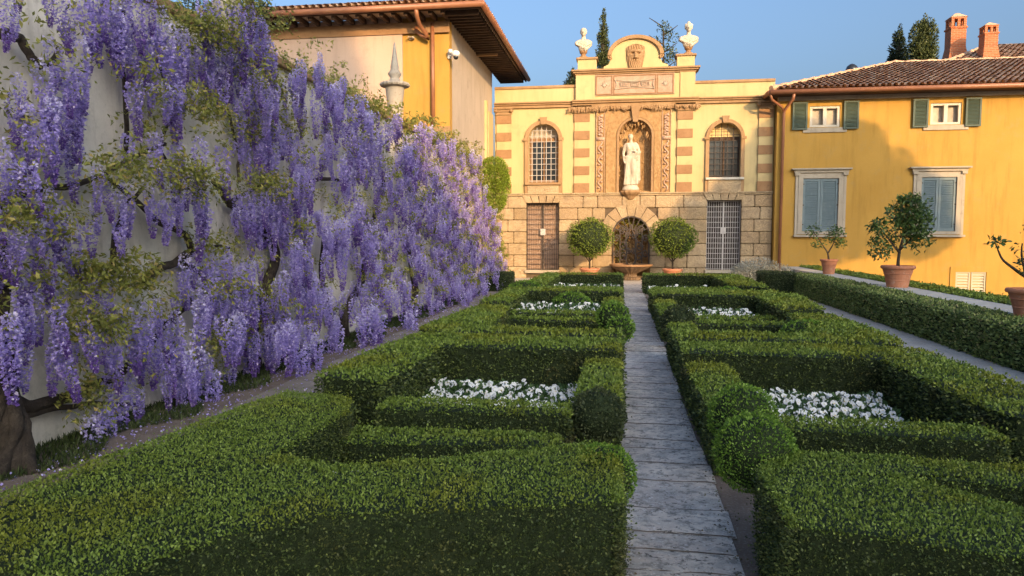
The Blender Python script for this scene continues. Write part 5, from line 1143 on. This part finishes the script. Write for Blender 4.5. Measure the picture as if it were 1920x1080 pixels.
x, z = atY(492, 30, 13.5); tr = empty('dark_cypress', (x-.25, 13.5, 0), 'dark cypress behind the garden wall by the cut-off urn', 'tree'); mb = MB(); mb.tube([(0,0,0),(0,0,8)], [.2,.06], 8); mb.build('trunk', M['bark'], tr)
crown(tr, [(-.1,0,4.9,.36,.4,.9),(-.05,0,6.2,.4,.4,1.0),(-.15,0,7.6,.4,.4,1.0),(-.8,0,5.2,.6,.5,.9),(-.9,0,6.6,.6,.5,.9),(-1.3,0,4.6,.6,.5,.8)], .07, 'dark_tree', 1.3, shell=.5, asp=.4, up=.5)

# ------------------------------------------------------------------ unseen trees and an added villa block, placed to shade the garden
vb = empty('added_villa_block', (0, -36, 0), 'tall unseen villa block added far behind the garden to shade it', 'building')
mb = MB(); mb.box(13, 18.6, -2, 6, 0, 13.3); mb.box(18.602, 40, -2, 6, 0, 16.7); o = mb.build('wall', M['ochre'], vb)  # added block; heights set where the garden shade should end
mb = MB(); mb.hexa([(18.5,-2.4,16.702),(40.3,-2.4,16.702),(40.3,6.4,16.702),(18.5,6.4,16.702),(19,1.8,18.2),(38,1.8,18.2),(38,2,18.2),(19,2,18.2)]); mb.build('roof', M['tile'], vb)
def shade_tree(loc, blobs, size, label, dens=1.0):
    r = empty('shade_tree', loc, label, 'tree', 'trees behind the photographer'); mb = MB(); wig([(0,0,0),(.1,0,3),(0,.1,blobs[0][2])], .28, .1, mb, 4, .08); mb.build('trunk', M['bark'], r); crown(r, blobs, size, 'shade_leaf', dens, shell=.1)
def src(P, Y):   # the point at depth Y from which sunlight reaches P
    k = (P[1]-Y)/TR.y; return (P[0]-TR.x*k, Y, P[2]-TR.z*k)
# canopy whose shadow falls on the right of the facade and the ochre house
Yt = 8.0; c0 = src((7.2, 27.8, 2.6), Yt)
bl = []
for (X, Z, rx, rz_) in ((3.0,1.6,1.5,1.7),(4.6,2.4,1.5,1.9),(5.4,4.2,1.0,1.7),(6.6,3.6,1.8,2.2),(7.8,4.4,1.3,1.3),(8.8,3.3,1.6,1.5),(10.0,2.6,1.2,1.2),(7,1.6,2.4,1.0),(4.2,.6,2.4,1.0),(10.4,1.6,1.0,.8),(2.2,.6,1.2,.9)):
    s = src((X, 27.8, Z), Yt); bl.append((s[0]-c0[0], 0, s[2], rx*.9, 1.0, rz_*.95))
shade_tree((c0[0], Yt, 0), bl, .16, 'broad tree beyond the right edge of the garden, out of the picture', 4.5)
c0 = src((-9.15, 21, 6.2), -40); shade_tree((c0[0], -40, 0), [(0,0,c0[2],1.2,1.2,1.7),(-2,0,c0[2]-.3,1.6,1.2,2.4),(-.6,0,c0[2]-2.2,1.9,1.2,1.6)], .2, 'tall tree behind the added villa block, out of the picture', 5)
c0 = src((-4.4, 6.5, 3.3), -26); r_ = random.Random(21); bl = [(0, 0, c0[2]-2.2, 2.2, 1.0, .5)]
for k in range(13): bl.append((r_.uniform(-4.2, 4.2), r_.uniform(-.8, .8), c0[2]+r_.uniform(-1.2, 1.5), r_.uniform(.25, .6), .4, r_.uniform(.18, .38)))  # clumps spaced to let sun patches through onto the near wisteria
shade_tree((c0[0], -26, 0), bl, .16, 'lower tree before the added villa block, gapped for sun patches, out of the picture', 1.6)
